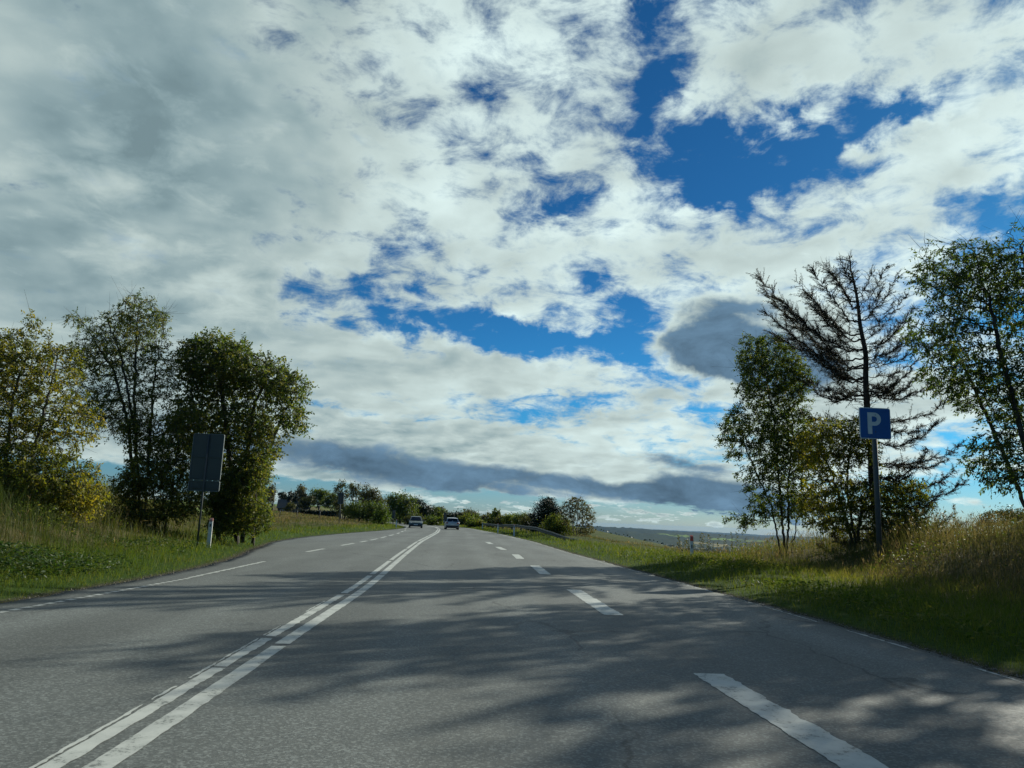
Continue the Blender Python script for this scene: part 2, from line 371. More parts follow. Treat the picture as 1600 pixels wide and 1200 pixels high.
# ------------------------------------------------------------------ ground
def build_ground():
    angs = []
    a = -math.pi
    while a < math.pi - 1e-4:
        angs.append(a); q = abs(a)
        a += R_(0.28) if q < R_(40) else (R_(0.6) if q < R_(55) else R_(3.0))
    angs = np.array(angs); nr = []
    r = 1.0
    while r < 16000: nr.append(r); r *= 1.016 if r < 400 else 1.03
    nr = np.array(nr)
    A, Rr = np.meshgrid(angs, nr)
    x = np.sin(A) * Rr; y = np.cos(A) * Rr
    z = height(x, y)
    V = np.stack([x, y, z], -1).reshape(-1, 3); na = len(angs)
    i, j = np.meshgrid(np.arange(len(nr) - 1), np.arange(na), indexing='ij')
    a0 = i * na + j; a1 = i * na + (j + 1) % na
    F = np.stack([a0, a0 + na, a1 + na, a1], -1).reshape(-1, 4)[:, ::-1]
    V = np.vstack([V, [[0, 0, -0.03]]]); c = len(V) - 1
    F3 = np.array([[c, (k + 1) % na, k] for k in range(na)])[:, ::-1]
    dl, dr = offs(x, y); d = np.maximum(dl, dr)
    dirt = np.append((1 - sstep(d, 0.05, 0.42)).ravel(), 1)
    dry = np.append((sstep(d, 2.2, 4.5) * (1 - 0.6 * (dr > 0) * sstep(y, 36, 46))).ravel() * (np.hypot(x, y) < 700).ravel(), 0)
    field = np.append((sstep(dl, 18, 24) * sstep(y, 70, 80) * (x > -400)).ravel(), 0)
    far = np.append(sstep(np.hypot(x, y), 320, 420).ravel(), 0)
    m, g = mat('soil_and_turf')
    P = g.n('ShaderNodeNewGeometry').outputs['Position']
    at_ = lambda k: g.n('ShaderNodeAttribute', attribute_name=k).outputs['Fac']
    nf = g.noise(P, 9.0, 8, 0.65); nm = g.noise(P, 0.7, 5, 0.6)
    green = g.mix(g.ss(nf, 0.3, 0.7), rgb(0.022, 0.042, 0.008), rgb(0.055, 0.095, 0.017))
    dryc = g.mix(g.ss(nm, 0.35, 0.65), rgb(0.06, 0.052, 0.024), rgb(0.13, 0.105, 0.055))
    c = g.mix(g.m('MULTIPLY', at_('dry'), g.ss(nm, 0.3, 0.6, 0.4, 0.95)), green, dryc)
    fieldc = g.mix(g.ss(g.noise(P, 0.08, 4), 0.3, 0.7), rgb(0.13, 0.19, 0.05), rgb(0.19, 0.24, 0.075))
    c = g.mix(at_('field'), c, fieldc)
    soil = g.mix(g.ss(nf, 0.3, 0.7), rgb(0.028, 0.022, 0.015), rgb(0.075, 0.060, 0.042))
    c = g.mix(g.m('MULTIPLY', at_('dirt'), g.ss(nf, 0.25, 0.6, 0.6, 1.0)), c, soil)
    # far farmland: patchwork of fields and woods
    PV = g.v('MULTIPLY', P, (1, 0.45, 0))
    vo = g.n('ShaderNodeTexVoronoi', i_Vector=PV, i_Scale=0.0022)
    pc = g.n('ShaderNodeSeparateColor', i_0=vo.outputs['Color']).outputs[0]
    farm = g.mix(g.ss(pc, 0.50, 0.54), rgb(0.016, 0.034, 0.018), rgb(0.13, 0.20, 0.055))
    farm = g.mix(g.ss(pc, 0.80, 0.84), farm, rgb(0.20, 0.18, 0.09))
    rr = g.n('ShaderNodeVectorMath', operation='LENGTH', i_0=P).outputs['Value']
    farm = g.mix(g.ss(rr, 4500, 4900), farm, rgb(0.016, 0.034, 0.026))
    farm = g.mix(g.ss(g.noise(P, 0.006, 5), 0.52, 0.56), farm, rgb(0.022, 0.038, 0.020))
    c = g.mix(at_('far'), c, farm)
    p = g.n('ShaderNodeBsdfPrincipled', i_Base_Color=c, i_Roughness=0.95)
    p.inputs['Specular IOR Level'].default_value = 0.05
    b = g.n('ShaderNodeBump', i_Strength=0.7, i_Distance=0.05, i_Height=nf); g.put(p.inputs['Normal'], b)
    g.n('ShaderNodeOutputMaterial', i_Surface=p.outputs[0])
    o = arrays('ground', V, [F, F3], m, attrs={'dirt': dirt, 'dry': dry, 'field': field, 'far': far}, smooth=True)
    tag(o, kind='structure')
build_ground()

def build_road():
    m, g = mat('asphalt')
    P = g.n('ShaderNodeNewGeometry').outputs['Position']
    s1 = g.noise(P, 75.0, 3, 0.7); s2 = g.noise(P, 22.0, 4, 0.7)
    big = g.noise(g.v('MULTIPLY', P, (1, 0.25, 1)), 0.55, 5, 0.6)
    vo = g.n('ShaderNodeTexVoronoi', i_Vector=P, i_Scale=60.0)
    st = g.n('ShaderNodeSeparateColor', i_0=vo.outputs['Color']).outputs[0]
    lum = g.m('MULTIPLY_ADD', g.ss(st, 0.5, 1.0), 0.085, 0.100)
    lum = g.m('MULTIPLY_ADD', g.m('SUBTRACT', s2, 0.5), 0.14, lum)
    lum = g.m('MULTIPLY', lum, g.ss(big, 0.3, 0.7, 0.80, 1.16))
    lum = g.m('MULTIPLY', lum, g.ss(g.n('ShaderNodeAttribute', attribute_name='edge').outputs['Fac'], 0, 1, 1.0, 0.80))
    lum = g.m('MULTIPLY', lum, g.ss(g.n('ShaderNodeAttribute', attribute_name='track').outputs['Fac'], 0, 1, 0.96, 1.14))
    # dark sealed cracks and small tar spots
    ck = g.n('ShaderNodeTexVoronoi', feature='DISTANCE_TO_EDGE', i_Vector=g.v('ADD', g.v('MULTIPLY', P, (0.22, 0.06, 0)), g.v('SCALE', g.noise(P, 1.2, 5, col=True), 0.12)), i_Scale=1.0)
    crack = g.m('MULTIPLY', g.ss(ck.outputs['Distance'], 0.0015, 0.006, 1.0, 0.0), g.ss(g.noise(P, 0.3, 2), 0.46, 0.56))
    lum = g.m('MULTIPLY', lum, g.m('MULTIPLY_ADD', crack, -0.45, 1.0))
    c = g.v('SCALE', (0.91, 1.0, 0.94), lum)
    c = g.mix(g.m('MULTIPLY', g.n('ShaderNodeAttribute', attribute_name='edge').outputs['Fac'], g.ss(s2, 0.5, 0.62)), c, rgb(0.06, 0.065, 0.035))
    p = g.n('ShaderNodeBsdfPrincipled', i_Base_Color=c, i_Roughness=g.ss(s2, 0.3, 0.7, 0.62, 0.85))
    p.inputs['Specular IOR Level'].default_value = 0.35
    b = g.n('ShaderNodeBump', i_Strength=0.45, i_Distance=0.006, i_Height=s1); g.put(p.inputs['Normal'], b)
    g.n('ShaderNodeOutputMaterial', i_Surface=p.outputs[0])
    ys = np.concatenate([np.arange(-29, 0, 1.0), np.arange(0, 40, 0.15), np.arange(40, 195, 0.6)])
    L, C, Rr = lx(ys), cx(ys), rx(ys)
    L = L - (fbm(ys * 1.3, ys * 0 + 3, 4) - 0.5) * 0.22; Rr = Rr + (fbm(ys * 1.3, ys * 0 + 9, 4) - 0.5) * 0.26 + (fbm(ys * 7, ys * 0 + 29, 3) - 0.5) * 0.10
    L = L + (fbm(ys * 7, ys * 0 + 39, 3) - 0.5) * 0.10
    us = np.concatenate([[0], np.linspace(0, 1, 41), [1]])
    X = L[:, None] + (Rr - L)[:, None] * us[None]
    Z = np.zeros_like(X); Z[:, 0] = Z[:, -1] = -0.12
    Y = np.repeat(ys[:, None], len(us), 1)
    V = np.stack([X, Y, Z], -1).reshape(-1, 3); n = len(us)
    i, j = np.meshgrid(np.arange(len(ys) - 1), np.arange(n - 1), indexing='ij'); a = i * n + j
    F = np.stack([a, a + 1, a + n + 1, a + n], -1).reshape(-1, 4)
    dE = np.minimum(X - L[:, None], Rr[:, None] - X); edge = 1 - sstep(dE, 0.03, 0.30)
    off = X - C[:, None]
    track = sum(np.exp(-((off - q) / 0.35) ** 2) for q in (-3.1, -1.3, 1.2, 2.9, 4.9, 6.5))
    o = arrays('road', V, [F], m, attrs={'edge': edge.ravel(), 'track': np.clip(track, 0, 1).ravel()})
    tag(o, kind='structure')
build_road()

def paint_mat():
    m, g = mat('road_paint')
    P = g.n('ShaderNodeNewGeometry').outputs['Position']
    nz = g.noise(P, 30.0, 6, 0.7); n2 = g.noise(P, 4.0, 5, 0.65)
    wear = g.m('MULTIPLY', g.ss(g.m('ADD', nz, g.m('MULTIPLY', n2, 0.9)), 1.03, 1.13), 0.8)
    c = g.mix(g.ss(n2, 0.35, 0.7), rgb(0.47, 0.49, 0.45), rgb(0.34, 0.36, 0.33))
    c = g.mix(wear, c, rgb(0.10, 0.108, 0.10))
    p = g.n('ShaderNodeBsdfPrincipled', i_Base_Color=c, i_Roughness=0.6)
    b = g.n('ShaderNodeBump', i_Strength=0.3, i_Distance=0.003, i_Height=nz); g.put(p.inputs['Normal'], b)
    g.n('ShaderNodeOutputMaterial', i_Surface=p.outputs[0])
    return m
M_PAINT = paint_mat()
rnd = np.random.RandomState(3)
def strips(name, specs):
    """specs: (f(y)->x centre, y0, y1, width, rag, step)"""
    V = []; F = []; k = 0
    for f, y0, y1, w, rag, st in specs:
        n = max(2, int((y1 - y0) / st) + 1); ys = np.linspace(y0, y1, n)
        c = f(ys); sl = np.gradient(c, ys)
        nx = 1 / np.sqrt(1 + sl ** 2); ny = -sl * nx
        r1 = w / 2 + rag * (fbm(ys * 14, ys * 0 + k, 3) - 0.5); r2 = w / 2 + rag * 2.2 * (fbm(ys * 12 + 40, ys * 0 + k + 7, 4) - 0.5)
        a = np.stack([c - nx * r1, ys - ny * r1], 1); b = np.stack([c + nx * r2, ys + ny * r2], 1)
        base = len(V) * 0 + k
        for p, q in zip(a, b): V += [(p[0], p[1], 0.004), (q[0], q[1], 0.004)]
        for i in range(n - 1): F.append((base + 2 * i, base + 2 * i + 1, base + 2 * i + 3, base + 2 * i + 2))
        k += 2 * n
    tag(arrays(name, V, [np.array(F)], M_PAINT), kind='structure')
S = []
# solid centre line (right) with short breaks, older line (left)
y = -6.0
while y < 170:
    L_ = 12.0 if y < 8 else 11.6
    y1 = {True: 8.15}.get(y < 8, y + 10.0)
    S.append((lambda q: cx(q) + 0.0, y, y1, 0.15 + 0.0004 * y, 0.010, 0.08 if y < 40 else 0.6)); y = y1 + 0.16 * (1 + y / 60)
y = -6.0
for y0, y1 in ((-6, 6.95), (7.0, 8.62), (8.75, 13.4), (13.7, 17.9), (18.3, 24.0), (24.6, 33), (33.8, 44), (45, 58), (59, 170)):
    S.append((lambda q: cx(q) - 0.235, y0, y1, 0.115 + 0.0004 * y0, 0.016, 0.06 if y0 < 30 else 0.6))
for y0, y1 in ((3.2, 5.6), (5.75, 6.2), (6.5, 8.6), (8.8, 9.6), (11, 12.4)): S.append((lambda q: cx(q) - 0.325, y0, y1, 0.022, 0.02, 0.04))
strips('centre_line', S)
def lane(y): return np.interp(y, [0, 4.8, 7.5, 12, 16.1, 20.7, 24.5, 28.6, 32.2, 37.4, 46, 60], [2.25, 2.16, 1.96, 1.68, 1.44, 1.07, 0.93, 0.55, 0.40, -0.15, -0.95, -2.2])
strips('lane_line', [(lane, a, b, 0.30, 0.03, 0.04) for a, b in ((-5, -1), (3.4, 7.55), (12.0, 16.2), (20.6, 24.5), (28.5, 32.1), (36.6, 40.2), (44.8, 48.4))])
S = []
y = 4.0
while y < 15.5: S.append((lambda q: lx(q) * 0 - 6.2 + 0 * q, y, y + 0.17, 0.10, 0.01, 0.05)); y += 0.25
S.append((lambda q: np.interp(q, [15, 21.5], [-6.2, -6.6]), 15.5, 21.5, 0.09, 0.05, 0.1))
for a, b in ((27.6, 30.6), (34.4, 37.6), (39.6, 41.8), (43.3, 46.6), (48.5, 52.2), (54.5, 58.5), (62, 66), (70, 74), (78, 82)):
    S.append((lambda q: np.interp(q, [27, 34, 40, 47, 53, 62, 82, 100, 125, 150], [-7.0, -7.25, -7.4, -7.7, -8.1, -8.7, -10.6, -12.3, -15.2, -20.5]), a, b, 0.16, 0.03, 0.2))
S.append((lambda q: lx(q) + 0.3, 84, 180, 0.12, 0.03, 0.6))
strips('left_edge_line', S)
S = []
y = 6.0
while y < 60:
    q = y + 0.8 + rnd.rand() * 3
    S.append((lambda t: rx(t) - 0.14, y, q, 0.035, 0.05, 0.06)); y = q + rnd.rand() * 1.6
S.append((lambda q: rx(q) - 0.3, 62, 180, 0.10, 0.03, 0.6))
strips('right_edge_line', S)

# ------------------------------------------------------------------ tree growth
def sample_env(env, n, rng, shell=0.35):
    w = np.array([e[3] * e[4] * e[5] * (e[6] if len(e) > 6 else 1) for e in env]); w /= w.sum()
    pts = []
    for e, k in zip(env, rng.multinomial(n, w)):
        v = rng.normal(size=(k, 3)); v /= np.linalg.norm(v, axis=1)[:, None]
        r = rng.rand(k) ** shell
        pts.append(v * r[:, None] * np.array(e[3:6]) + np.array(e[0:3]))
    return np.vstack(pts)
def grow(stems, env, n=900, step=0.22, infl=1.6, kill=0.40, seed=0, up=0.15, iters=140, wind=(0, 0, 0)):
    rng = np.random.RandomState(seed)
    pos = []; par = []
    for st in stems:
        st = np.array(st, float); prev = -1
        if len(pos) and len(st) and np.linalg.norm(st[0] - pos[0]) < 0.05: prev = 0
        for a, b in zip(st[:-1], st[1:]):
            L = np.linalg.norm(b - a); k = max(1, int(L / step))
            for q in range(k):
                if q == 0 and prev >= 0 and prev != 0 and True: pass
                p = a + (b - a) * ((q + 1) / k if prev >= 0 else q / k)
                p = p + rng.normal(size=3) * 0.02
                pos.append(p); par.append(prev); prev = len(pos) - 1
    att = sample_env(env, n, rng)
    P = np.array(pos); par = list(par)
    kids = np.zeros(len(P), int)
    near_i = np.zeros(len(att), int); near_d = np.full(len(att), 1e9)
    def upd(start):
        nonlocal near_i, near_d
        new = P[start:]
        d = np.linalg.norm(att[:, None] - new[None], axis=2)
        m = d.argmin(1); dm = d[np.arange(len(att)), m]
        b = dm < near_d; near_i = np.where(b, m + start, near_i); near_d = np.where(b, dm, near_d)
    upd(0); stall = 0
    for it in range(iters):
        if len(att) == 0: break
        ok = near_d < infl
        if not ok.any():
            ok = near_d < near_d.min() + 0.3; stall += 1
        v = att[ok] - P[near_i[ok]]; v /= np.linalg.norm(v, axis=1)[:, None] + 1e-9
        ids, inv = np.unique(near_i[ok], return_inverse=True)
        D = np.zeros((len(ids), 3)); np.add.at(D, inv, v)
        D /= np.linalg.norm(D, axis=1)[:, None] + 1e-9
        D += rng.normal(size=D.shape) * 0.22 + np.array([0, 0, up]) + np.array(wind)
        D /= np.linalg.norm(D, axis=1)[:, None]
        new = P[ids] + D * step
        s = len(P); P = np.vstack([P, new]); par += ids.tolist()
        upd(s)
        keep = near_d > kill; att = att[keep]; near_i = near_i[keep]; near_d = near_d[keep]
        if len(P) > 9000: break
    return P, np.array(par)
def radii(P, par, tip=0.006, base=None, ex=2.3):
    n = len(P); r = np.zeros(n); r[:] = tip ** ex
    acc = np.zeros(n); cnt = np.bincount(par[par >= 0], minlength=n)
    for i in range(n - 1, -1, -1):
        v = max(acc[i], tip ** ex)
        acc[i] = v
        if par[i] >= 0: acc[par[i]] += v
    r = acc ** (1 / ex)
    if base: r = np.maximum(tip * 0.8, r * (base / r.max()))
    return r, cnt
def tubes(A, B, ra, rb, n):
    """tapered prisms from A to B"""
    T = B - A; L = np.linalg.norm(T, axis=1, keepdims=True) + 1e-9; T = T / L
    A = A - T * ra[:, None] * 0.3
    ref = np.where(np.abs(T[:, 2:3]) > 0.9, np.array([[1.0, 0, 0]]), np.array([[0, 0, 1.0]]))
    U = np.cross(T, ref); U /= np.linalg.norm(U, axis=1, keepdims=True) + 1e-9; W = np.cross(T, U)
    k = np.arange(n) * 2 * np.pi / n
    ring = U[:, None] * np.cos(k)[None, :, None] + W[:, None] * np.sin(k)[None, :, None]
    Va = A[:, None] + ring * ra[:, None, None]; Vb = B[:, None] + ring * rb[:, None, None]
    V = np.concatenate([Va, Vb], 1).reshape(-1, 3)
    m = len(A); o = (np.arange(m) * 2 * n)[:, None]; q = np.arange(n)[None]
    F = np.stack([o + q, o + (q + 1) % n, o + n + (q + 1) % n, o + n + q], -1).reshape(-1, 4)
    return V, F
def wood(name, P, par, r, mat, parent, extra=None):
    c = np.where(par >= 0)[0]
    # child centres follow their parent's end radius
    A, B = P[par[c]], P[c]; ra, rb = r[par[c]], r[c]
    ra = np.minimum(ra, rb * 1.35 + 0.004)
    Vs = []; Fs = []; k = 0
    for sel, n in ((rb > 0.035, 8), (rb <= 0.035, 4)):
        if sel.any():
            V, F = tubes(A[sel], B[sel], ra[sel], rb[sel], n); Vs.append(V); Fs.append(F + k); k += len(V)
    if extra is not None and len(extra[0]):
        V, F = tubes(*extra, 3); Vs.append(V); Fs.append(F + k)
    return arrays(name, np.vstack(Vs), [np.vstack(Fs)], mat, parent, smooth=True)
def leaf_quads(C, D, N, L, W, tone):
    """C base point, D direction, N approx normal, L length, W width -> folded leaf quads"""
    D = D / (np.linalg.norm(D, axis=1, keepdims=True) + 1e-9)
    S = np.cross(D, N); S /= np.linalg.norm(S, axis=1, keepdims=True) + 1e-9
    L = L[:, None]; W = W[:, None]
    V = np.stack([C, C + D * L * 0.45 + S * W * 0.5, C + D * L, C + D * L * 0.45 - S * W * 0.5], 1).reshape(-1, 3)
    F = np.arange(len(C) * 4).reshape(-1, 4)
    return V, F, np.repeat(tone, 4)
def sprays(rng, tips, dirs, per=8, length=0.32, leaf=0.085, wid=0.42, droop=0.35, spread=0.6, tone=(0.5, 0.25), tonef=None):
    """twiglets with leaves set alternately along them"""
    n = len(tips)
    D = dirs + rng.normal(size=(n, 3)) * spread; D[:, 2] -= droop * 0.5
    D /= np.linalg.norm(D, axis=1, keepdims=True)
    Ls = length * (0.6 + 0.8 * rng.rand(n))
    ends = tips + D * Ls[:, None] - np.array([0, 0, 1]) * (droop * Ls * 0.3)[:, None]
    t = (np.arange(per) + 0.8) / per
    C = tips[:, None] + (ends - tips)[:, None] * t[None, :, None]
    side = np.cross(D, rng.normal(size=(n, 3))); side /= np.linalg.norm(side, axis=1, keepdims=True)
    sg = np.where(np.arange(per) % 2 == 0, 1, -1)
    LD = D[:, None] * 0.7 + side[:, None] * sg[None, :, None] + rng.normal(size=(n, per, 3)) * 0.35
    LD[..., 2] -= droop
    N = rng.normal(size=(n, per, 3)) + np.array([0, 0, 0.8])
    C = C.reshape(-1, 3); LD = LD.reshape(-1, 3); N = N.reshape(-1, 3); m = len(C)
    base = tone[0] + tone[1] * rng.normal(size=n)
    if tonef is not None: base = base + tonef(tips)
    tn = np.clip(np.repeat(base, per) + rng.normal(size=m) * 0.10, 0, 1)
    l = leaf * (0.7 + 0.6 * rng.rand(m))
    return leaf_quads(C, LD, N, l, l * wid, tn), (tips, ends, np.full(n, 0.005), np.full(n, 0.002))

LEAF_DARK = leafy('leaf_dark', (0.036, 0.070, 0.016), (0.086, 0.130, 0.029), (0.195, 0.195, 0.046), 0.55)
LEAF_YEL = leafy('leaf_yellowing', (0.061, 0.094, 0.015), (0.187, 0.193, 0.024), (0.374, 0.297, 0.033), 0.55)
LEAF_MID = leafy('leaf_mid', (0.044, 0.081, 0.016), (0.101, 0.140, 0.026), (0.234, 0.215, 0.039), 0.55)
LEAF_OLIVE = leafy('leaf_olive', (0.037, 0.048, 0.018), (0.075, 0.083, 0.027), (0.125, 0.106, 0.044), 0.45)
LEAF_CONIFER = leafy('needles_dark', (0.008, 0.018, 0.007), (0.018, 0.032, 0.011), (0.035, 0.050, 0.018), 0.12)
LEAF_RUST = leafy('needles_rusty', (0.022, 0.028, 0.014), (0.040, 0.040, 0.020), (0.085, 0.055, 0.028), 0.25)

def tree(name, label, cat, stems, env, lm, bm=None, seed=0, n=900, step=0.22, infl=1.6, kill=0.4, base=0.12, fill=1.0, per=8, length=0.32, leaf=0.085, wid=0.42, droop=0.35,
         tone=(0.45, 0.22), tonef=None, leafsel=None, up=0.15, group=None, extra_up=0, tipr=0.006, wind=(0, 0, 0), rlim=0.022):
    """stems and env in world metres; the Empty sits at the foot of the first stem"""
    rng = np.random.RandomState(seed + 100)
    n = int(n * 1.7); kill *= 0.80; leaf *= 1.2; wid *= 1.15; fill *= 1.6; base *= 0.66; tipr *= 0.8
    P, par = grow(stems, env, n, step, infl, kill, seed, up, wind=wind)
    r, cnt = radii(P, par, tipr, base)
    foot = np.array(stems[0][0], float)
    t = thing(name, label, cat, tuple(foot), 0, group)
    P0 = P - foot
    cand = np.where((r < rlim) & (par >= 0))[0]
    d = P[cand] - P[par[cand]]; d /= np.linalg.norm(d, axis=1, keepdims=True) + 1e-9
    k = rng.rand(len(cand))
    prob = np.full(len(cand), min(fill, 1.0))
    if leafsel is not None: prob = prob * leafsel(P[cand])
    reps = max(1, int(math.ceil(fill)))
    idx = np.concatenate([np.where(rng.rand(len(cand)) < (prob if fill <= 1 else prob * fill / reps))[0] for _ in range(reps)])
    tips = P0[cand][idx] + rng.normal(size=(len(idx), 3)) * 0.03; dirs = d[idx]
    (V, F, tn), tw = sprays(rng, tips, dirs, per, length, leaf, wid, droop, 0.65, tone, (lambda q: tonef(q + foot)) if tonef else None)
    # bare twigs as well
    if extra_up:
        ti = cand[cnt[cand] == 0]; q = np.repeat(ti, extra_up)
        dd = P[q] - P[par[q]]; dd /= np.linalg.norm(dd, axis=1, keepdims=True); dd += rng.normal(size=dd.shape) * 0.45; dd[:, 2] += 0.25
        ln = 0.25 + 0.5 * rng.rand(len(q))
        tw = tuple(np.concatenate([a, b]) for a, b in zip(tw, (P0[q], P0[q] + dd * ln[:, None], np.full(len(q), 0.006), np.full(len(q), 0.002))))
    wood('trunk', P0, par, r, bm or M_BARK, t, tw)
    arrays('crown', V, [F], lm, t, {'tone': tn})
    return t, P, par, r
def el(p, Y, rx_, ry_, rz_, w=1):
    """ellipsoid centred on a measured point"""
    q = at(p[0], p[1], Y); return (q.x, q.y, q.z, rx_, ry_, rz_, w)
def stem(Y, *px, dy=0.0):
    out = []
    for i, p in enumerate(px):
        q = at(p[0], p[1], Y + (p[2] if len(p) > 2 else 0)); out.append([q.x, q.y, q.z])
    out[0][2] = hz(out[0][0], out[0][1]) - 0.15
    return out

# ------------------------------------------------------------------ the trees by the road
# right of the road: slender many-stemmed tree
tree('slender_tree', 'slender many-stemmed green tree nearest the road in the right roadside group', 'tree',
     [stem(31, (1222, 850), (1205, 790), (1165, 700), (1150, 640)), stem(31, (1226, 850, .3), (1218, 760), (1210, 660), (1195, 580)),
      stem(31, (1230, 850, -.3), (1232, 760), (1240, 660), (1225, 600)), stem(31, (1236, 850, .6), (1252, 770), (1255, 700))],
     [el((1205, 590), 31, 1.4, 1.2, 1.9), el((1178, 560), 31.3, .7, .8, 1.1, 1.2), el((1152, 680), 31, .8, .9, 1.1), el((1225, 690), 31, 1.45, 1.3, 1.9), el((1215, 790), 31, 1.2, 1.0, .7, .8), el((1240, 600), 30.6, .7, .9, 1.2, 1.2), el((1180, 755), 31, .9, .8, .7, .5), el((1160, 815), 31, .6, .6, .3, 1.2), el((1245, 780), 31, .8, 1, .8, .6)],
     LEAF_MID, seed=11, n=1500, step=0.15, kill=0.30, infl=1.2, base=0.075, fill=2.3, per=7, length=0.28, leaf=0.085, tone=(0.30, 0.2), up=0.25, extra_up=1)
# yellowish tree behind the parking sign
tree('roadside_tree', 'low yellow-green tree behind the blue parking sign', 'tree',
     [stem(28.5, (1332, 885), (1325, 820), (1300, 740), (1280, 700)), stem(28.5, (1336, 885, .3), (1345, 800), (1370, 740)), stem(28.7, (1340, 885, .2), (1322, 760), (1330, 690))],
     [el((1290, 700), 28.5, 1.15, 1.1, 1.2), el((1300, 790), 28.5, 1.3, 1.2, 1.1), el((1390, 780), 28.7, 1.5, 1.2, 1.0), el((1330, 690), 28.6, 1.0, 1.0, .9), el((1400, 820), 28.4, 1.2, 1.1, .6)],
     LEAF_YEL, seed=12, n=1500, step=0.15, kill=0.30, infl=1.2, base=0.09, fill=1.9, per=7, length=0.28, leaf=0.085, tone=(0.22, 0.22),
     tonef=lambda q: 0.25 * np.exp(-((q[:, 0] - 11.3) / 0.7) ** 2))
# large ash leaning in from the right edge
tree('ash_tree', 'large leafy ash tree leaning in at the right edge, beyond the conifer', 'tree',
     [stem(24.5, (1640, 905), (1625, 800), (1592, 660), (1565, 560), (1545, 460)), stem(24.5, (1650, 905, .4), (1665, 740), (1640, 580), (1610, 450), (1595, 390)), stem(25, (1632, 905, .6), (1590, 760, 1), (1520, 600, 1), (1480, 520, 1))],
     [el((1500, 430), 24.5, 1.5, 1.6, 1.2), el((1545, 440), 24.8, 1.6, 1.7, 1.3), el((1470, 520), 24.5, 1.25, 1.3, 1.0), el((1500, 580), 24.8, 1.2, 1.4, 1.0), el((1560, 600), 25, 1.6, 1.8, 1.3), el((1555, 710), 24.3, .95, 1.3, .9, 1.3), el((1575, 745), 24.0, .75, 1, .55, 1.2),
      el((1660, 480), 25, 2.2, 2.2, 2.2, .7), el((1680, 640), 25, 2.0, 2.2, 2.0, .6), el((1600, 370), 24.8, .9, 1, .8, .4), el((1440, 380), 24.5, .4, .4, .25, 2)],
     LEAF_DARK, seed=13, n=2700, step=0.2, kill=0.34, infl=1.5, base=0.17, fill=1.15, per=9, length=0.34, leaf=0.10, wid=0.36, droop=0.5, tone=(0.30, 0.22), up=0.12, extra_up=1,
     leafsel=lambda q: np.where(q[:, 2] > 11.0, 0.45, 1.0))
# tree outside the picture on the right whose shade reaches the road
for i, (X, Y, Hh, lab) in enumerate(((21.5, 24.5, 13.5, 'tall tree just beyond the right edge, beside the ash tree'), (20.5, 17.5, 11.5, 'tall tree nearest the camera beyond the right edge'), (26.5, 23, 15, 'tallest tree beyond the right edge, behind the others'))):
    g0 = 0.8
    tree('shade_tree', lab, 'tree', [[[X, Y, g0], [X - .2, Y, Hh * .4], [X - .5, Y, Hh * .8]], [[X + .1, Y + .3, g0], [X + .8, Y + .5, Hh * .45], [X + 1.2, Y + 1, Hh * .8]]],
     [(X - 1, Y, Hh * .62, 2.6, 3, Hh * .2), (X + .8, Y + 1, Hh * .82, 2.5, 2.8, Hh * .17), (X - .3, Y - 1.6, Hh * .42, 2.2, 2, Hh * .14)],
     LEAF_DARK, seed=14 + i, n=700, step=0.3, kill=0.6, infl=2.2, base=0.28, fill=1.5, per=9, length=0.5, leaf=0.17, wid=0.45, tone=(0.4, 0.2), rlim=0.04, group='tall trees beyond the right edge')

# left of the road
tree('yellowing_tree', 'tree with thin yellow-green autumn leaves at the left edge', 'tree',
     [stem(24, (20, 830), (10, 720), (20, 620), (40, 560)), stem(24, (25, 830, .4), (50, 720), (75, 620), (90, 560)), stem(24.2, (-60, 830), (-70, 700), (-40, 600))],
     [el((10, 570), 24, 1.1, 1.3, 1.3), el((70, 590), 24, 1.1, 1.2, 1.3), el((115, 660), 24, .9, 1.0, .9), el((30, 660), 24, 1.6, 1.4, 1.0), el((-50, 580), 24.3, 1.5, 1.5, 1.5), el((-60, 690), 24, 1.5, 1.4, 1.2, .6), el((50, 510), 24, .5, .5, .4), el((100, 560), 24.3, .5, .8, .6, .8)],
     LEAF_YEL, seed=21, n=1250, step=0.18, kill=0.28, infl=1.3, base=0.10, fill=1.1, per=9, length=0.34, leaf=0.09, tone=(0.42, 0.25), up=0.2, extra_up=1)
tree('bare_ash_tree', 'tall half-bare ash with few leaves, left of the dense tree', 'tree',
     [stem(30, (212, 825), (208, 740), (200, 660), (178, 580), (140, 520), (118, 488)), stem(30, (218, 825, .3), (214, 720), (210, 620), (213, 540), (216, 480)), stem(30.3, (225, 825, .4), (232, 700), (240, 600), (250, 540)), stem(29.7, (208, 825, -.3), (212, 680), (190, 560), (168, 500))],
     [el((190, 540), 30, 1.3, 1.3, 1.6), el((225, 520), 30, 1.0, 1.2, 1.3), el((150, 560), 30, 1.1, 1.1, 1.2), el((120, 500), 30, .4, .5, .4, 1.5), el((240, 590), 30, 1.0, 1.2, 1.2), el((180, 640), 30, 1.3, 1.2, 1.0), el((215, 475), 30, .7, .7, .4, 1.6), el((140, 620), 30, .9, .9, .7)],
     LEAF_MID, seed=22, n=1700, step=0.17, kill=0.30, infl=1.3, base=0.10, fill=1.35, per=9, length=0.32, leaf=0.085, wid=0.36, tone=(0.5, 0.25), up=0.3, extra_up=2,
     leafsel=lambda q: np.clip(0.75 + 0.9 * sstep(-q[:, 2], -5.6, -3.2) + 0.75 * sstep(q[:, 2], 8.3, 9.3), 0, 1))
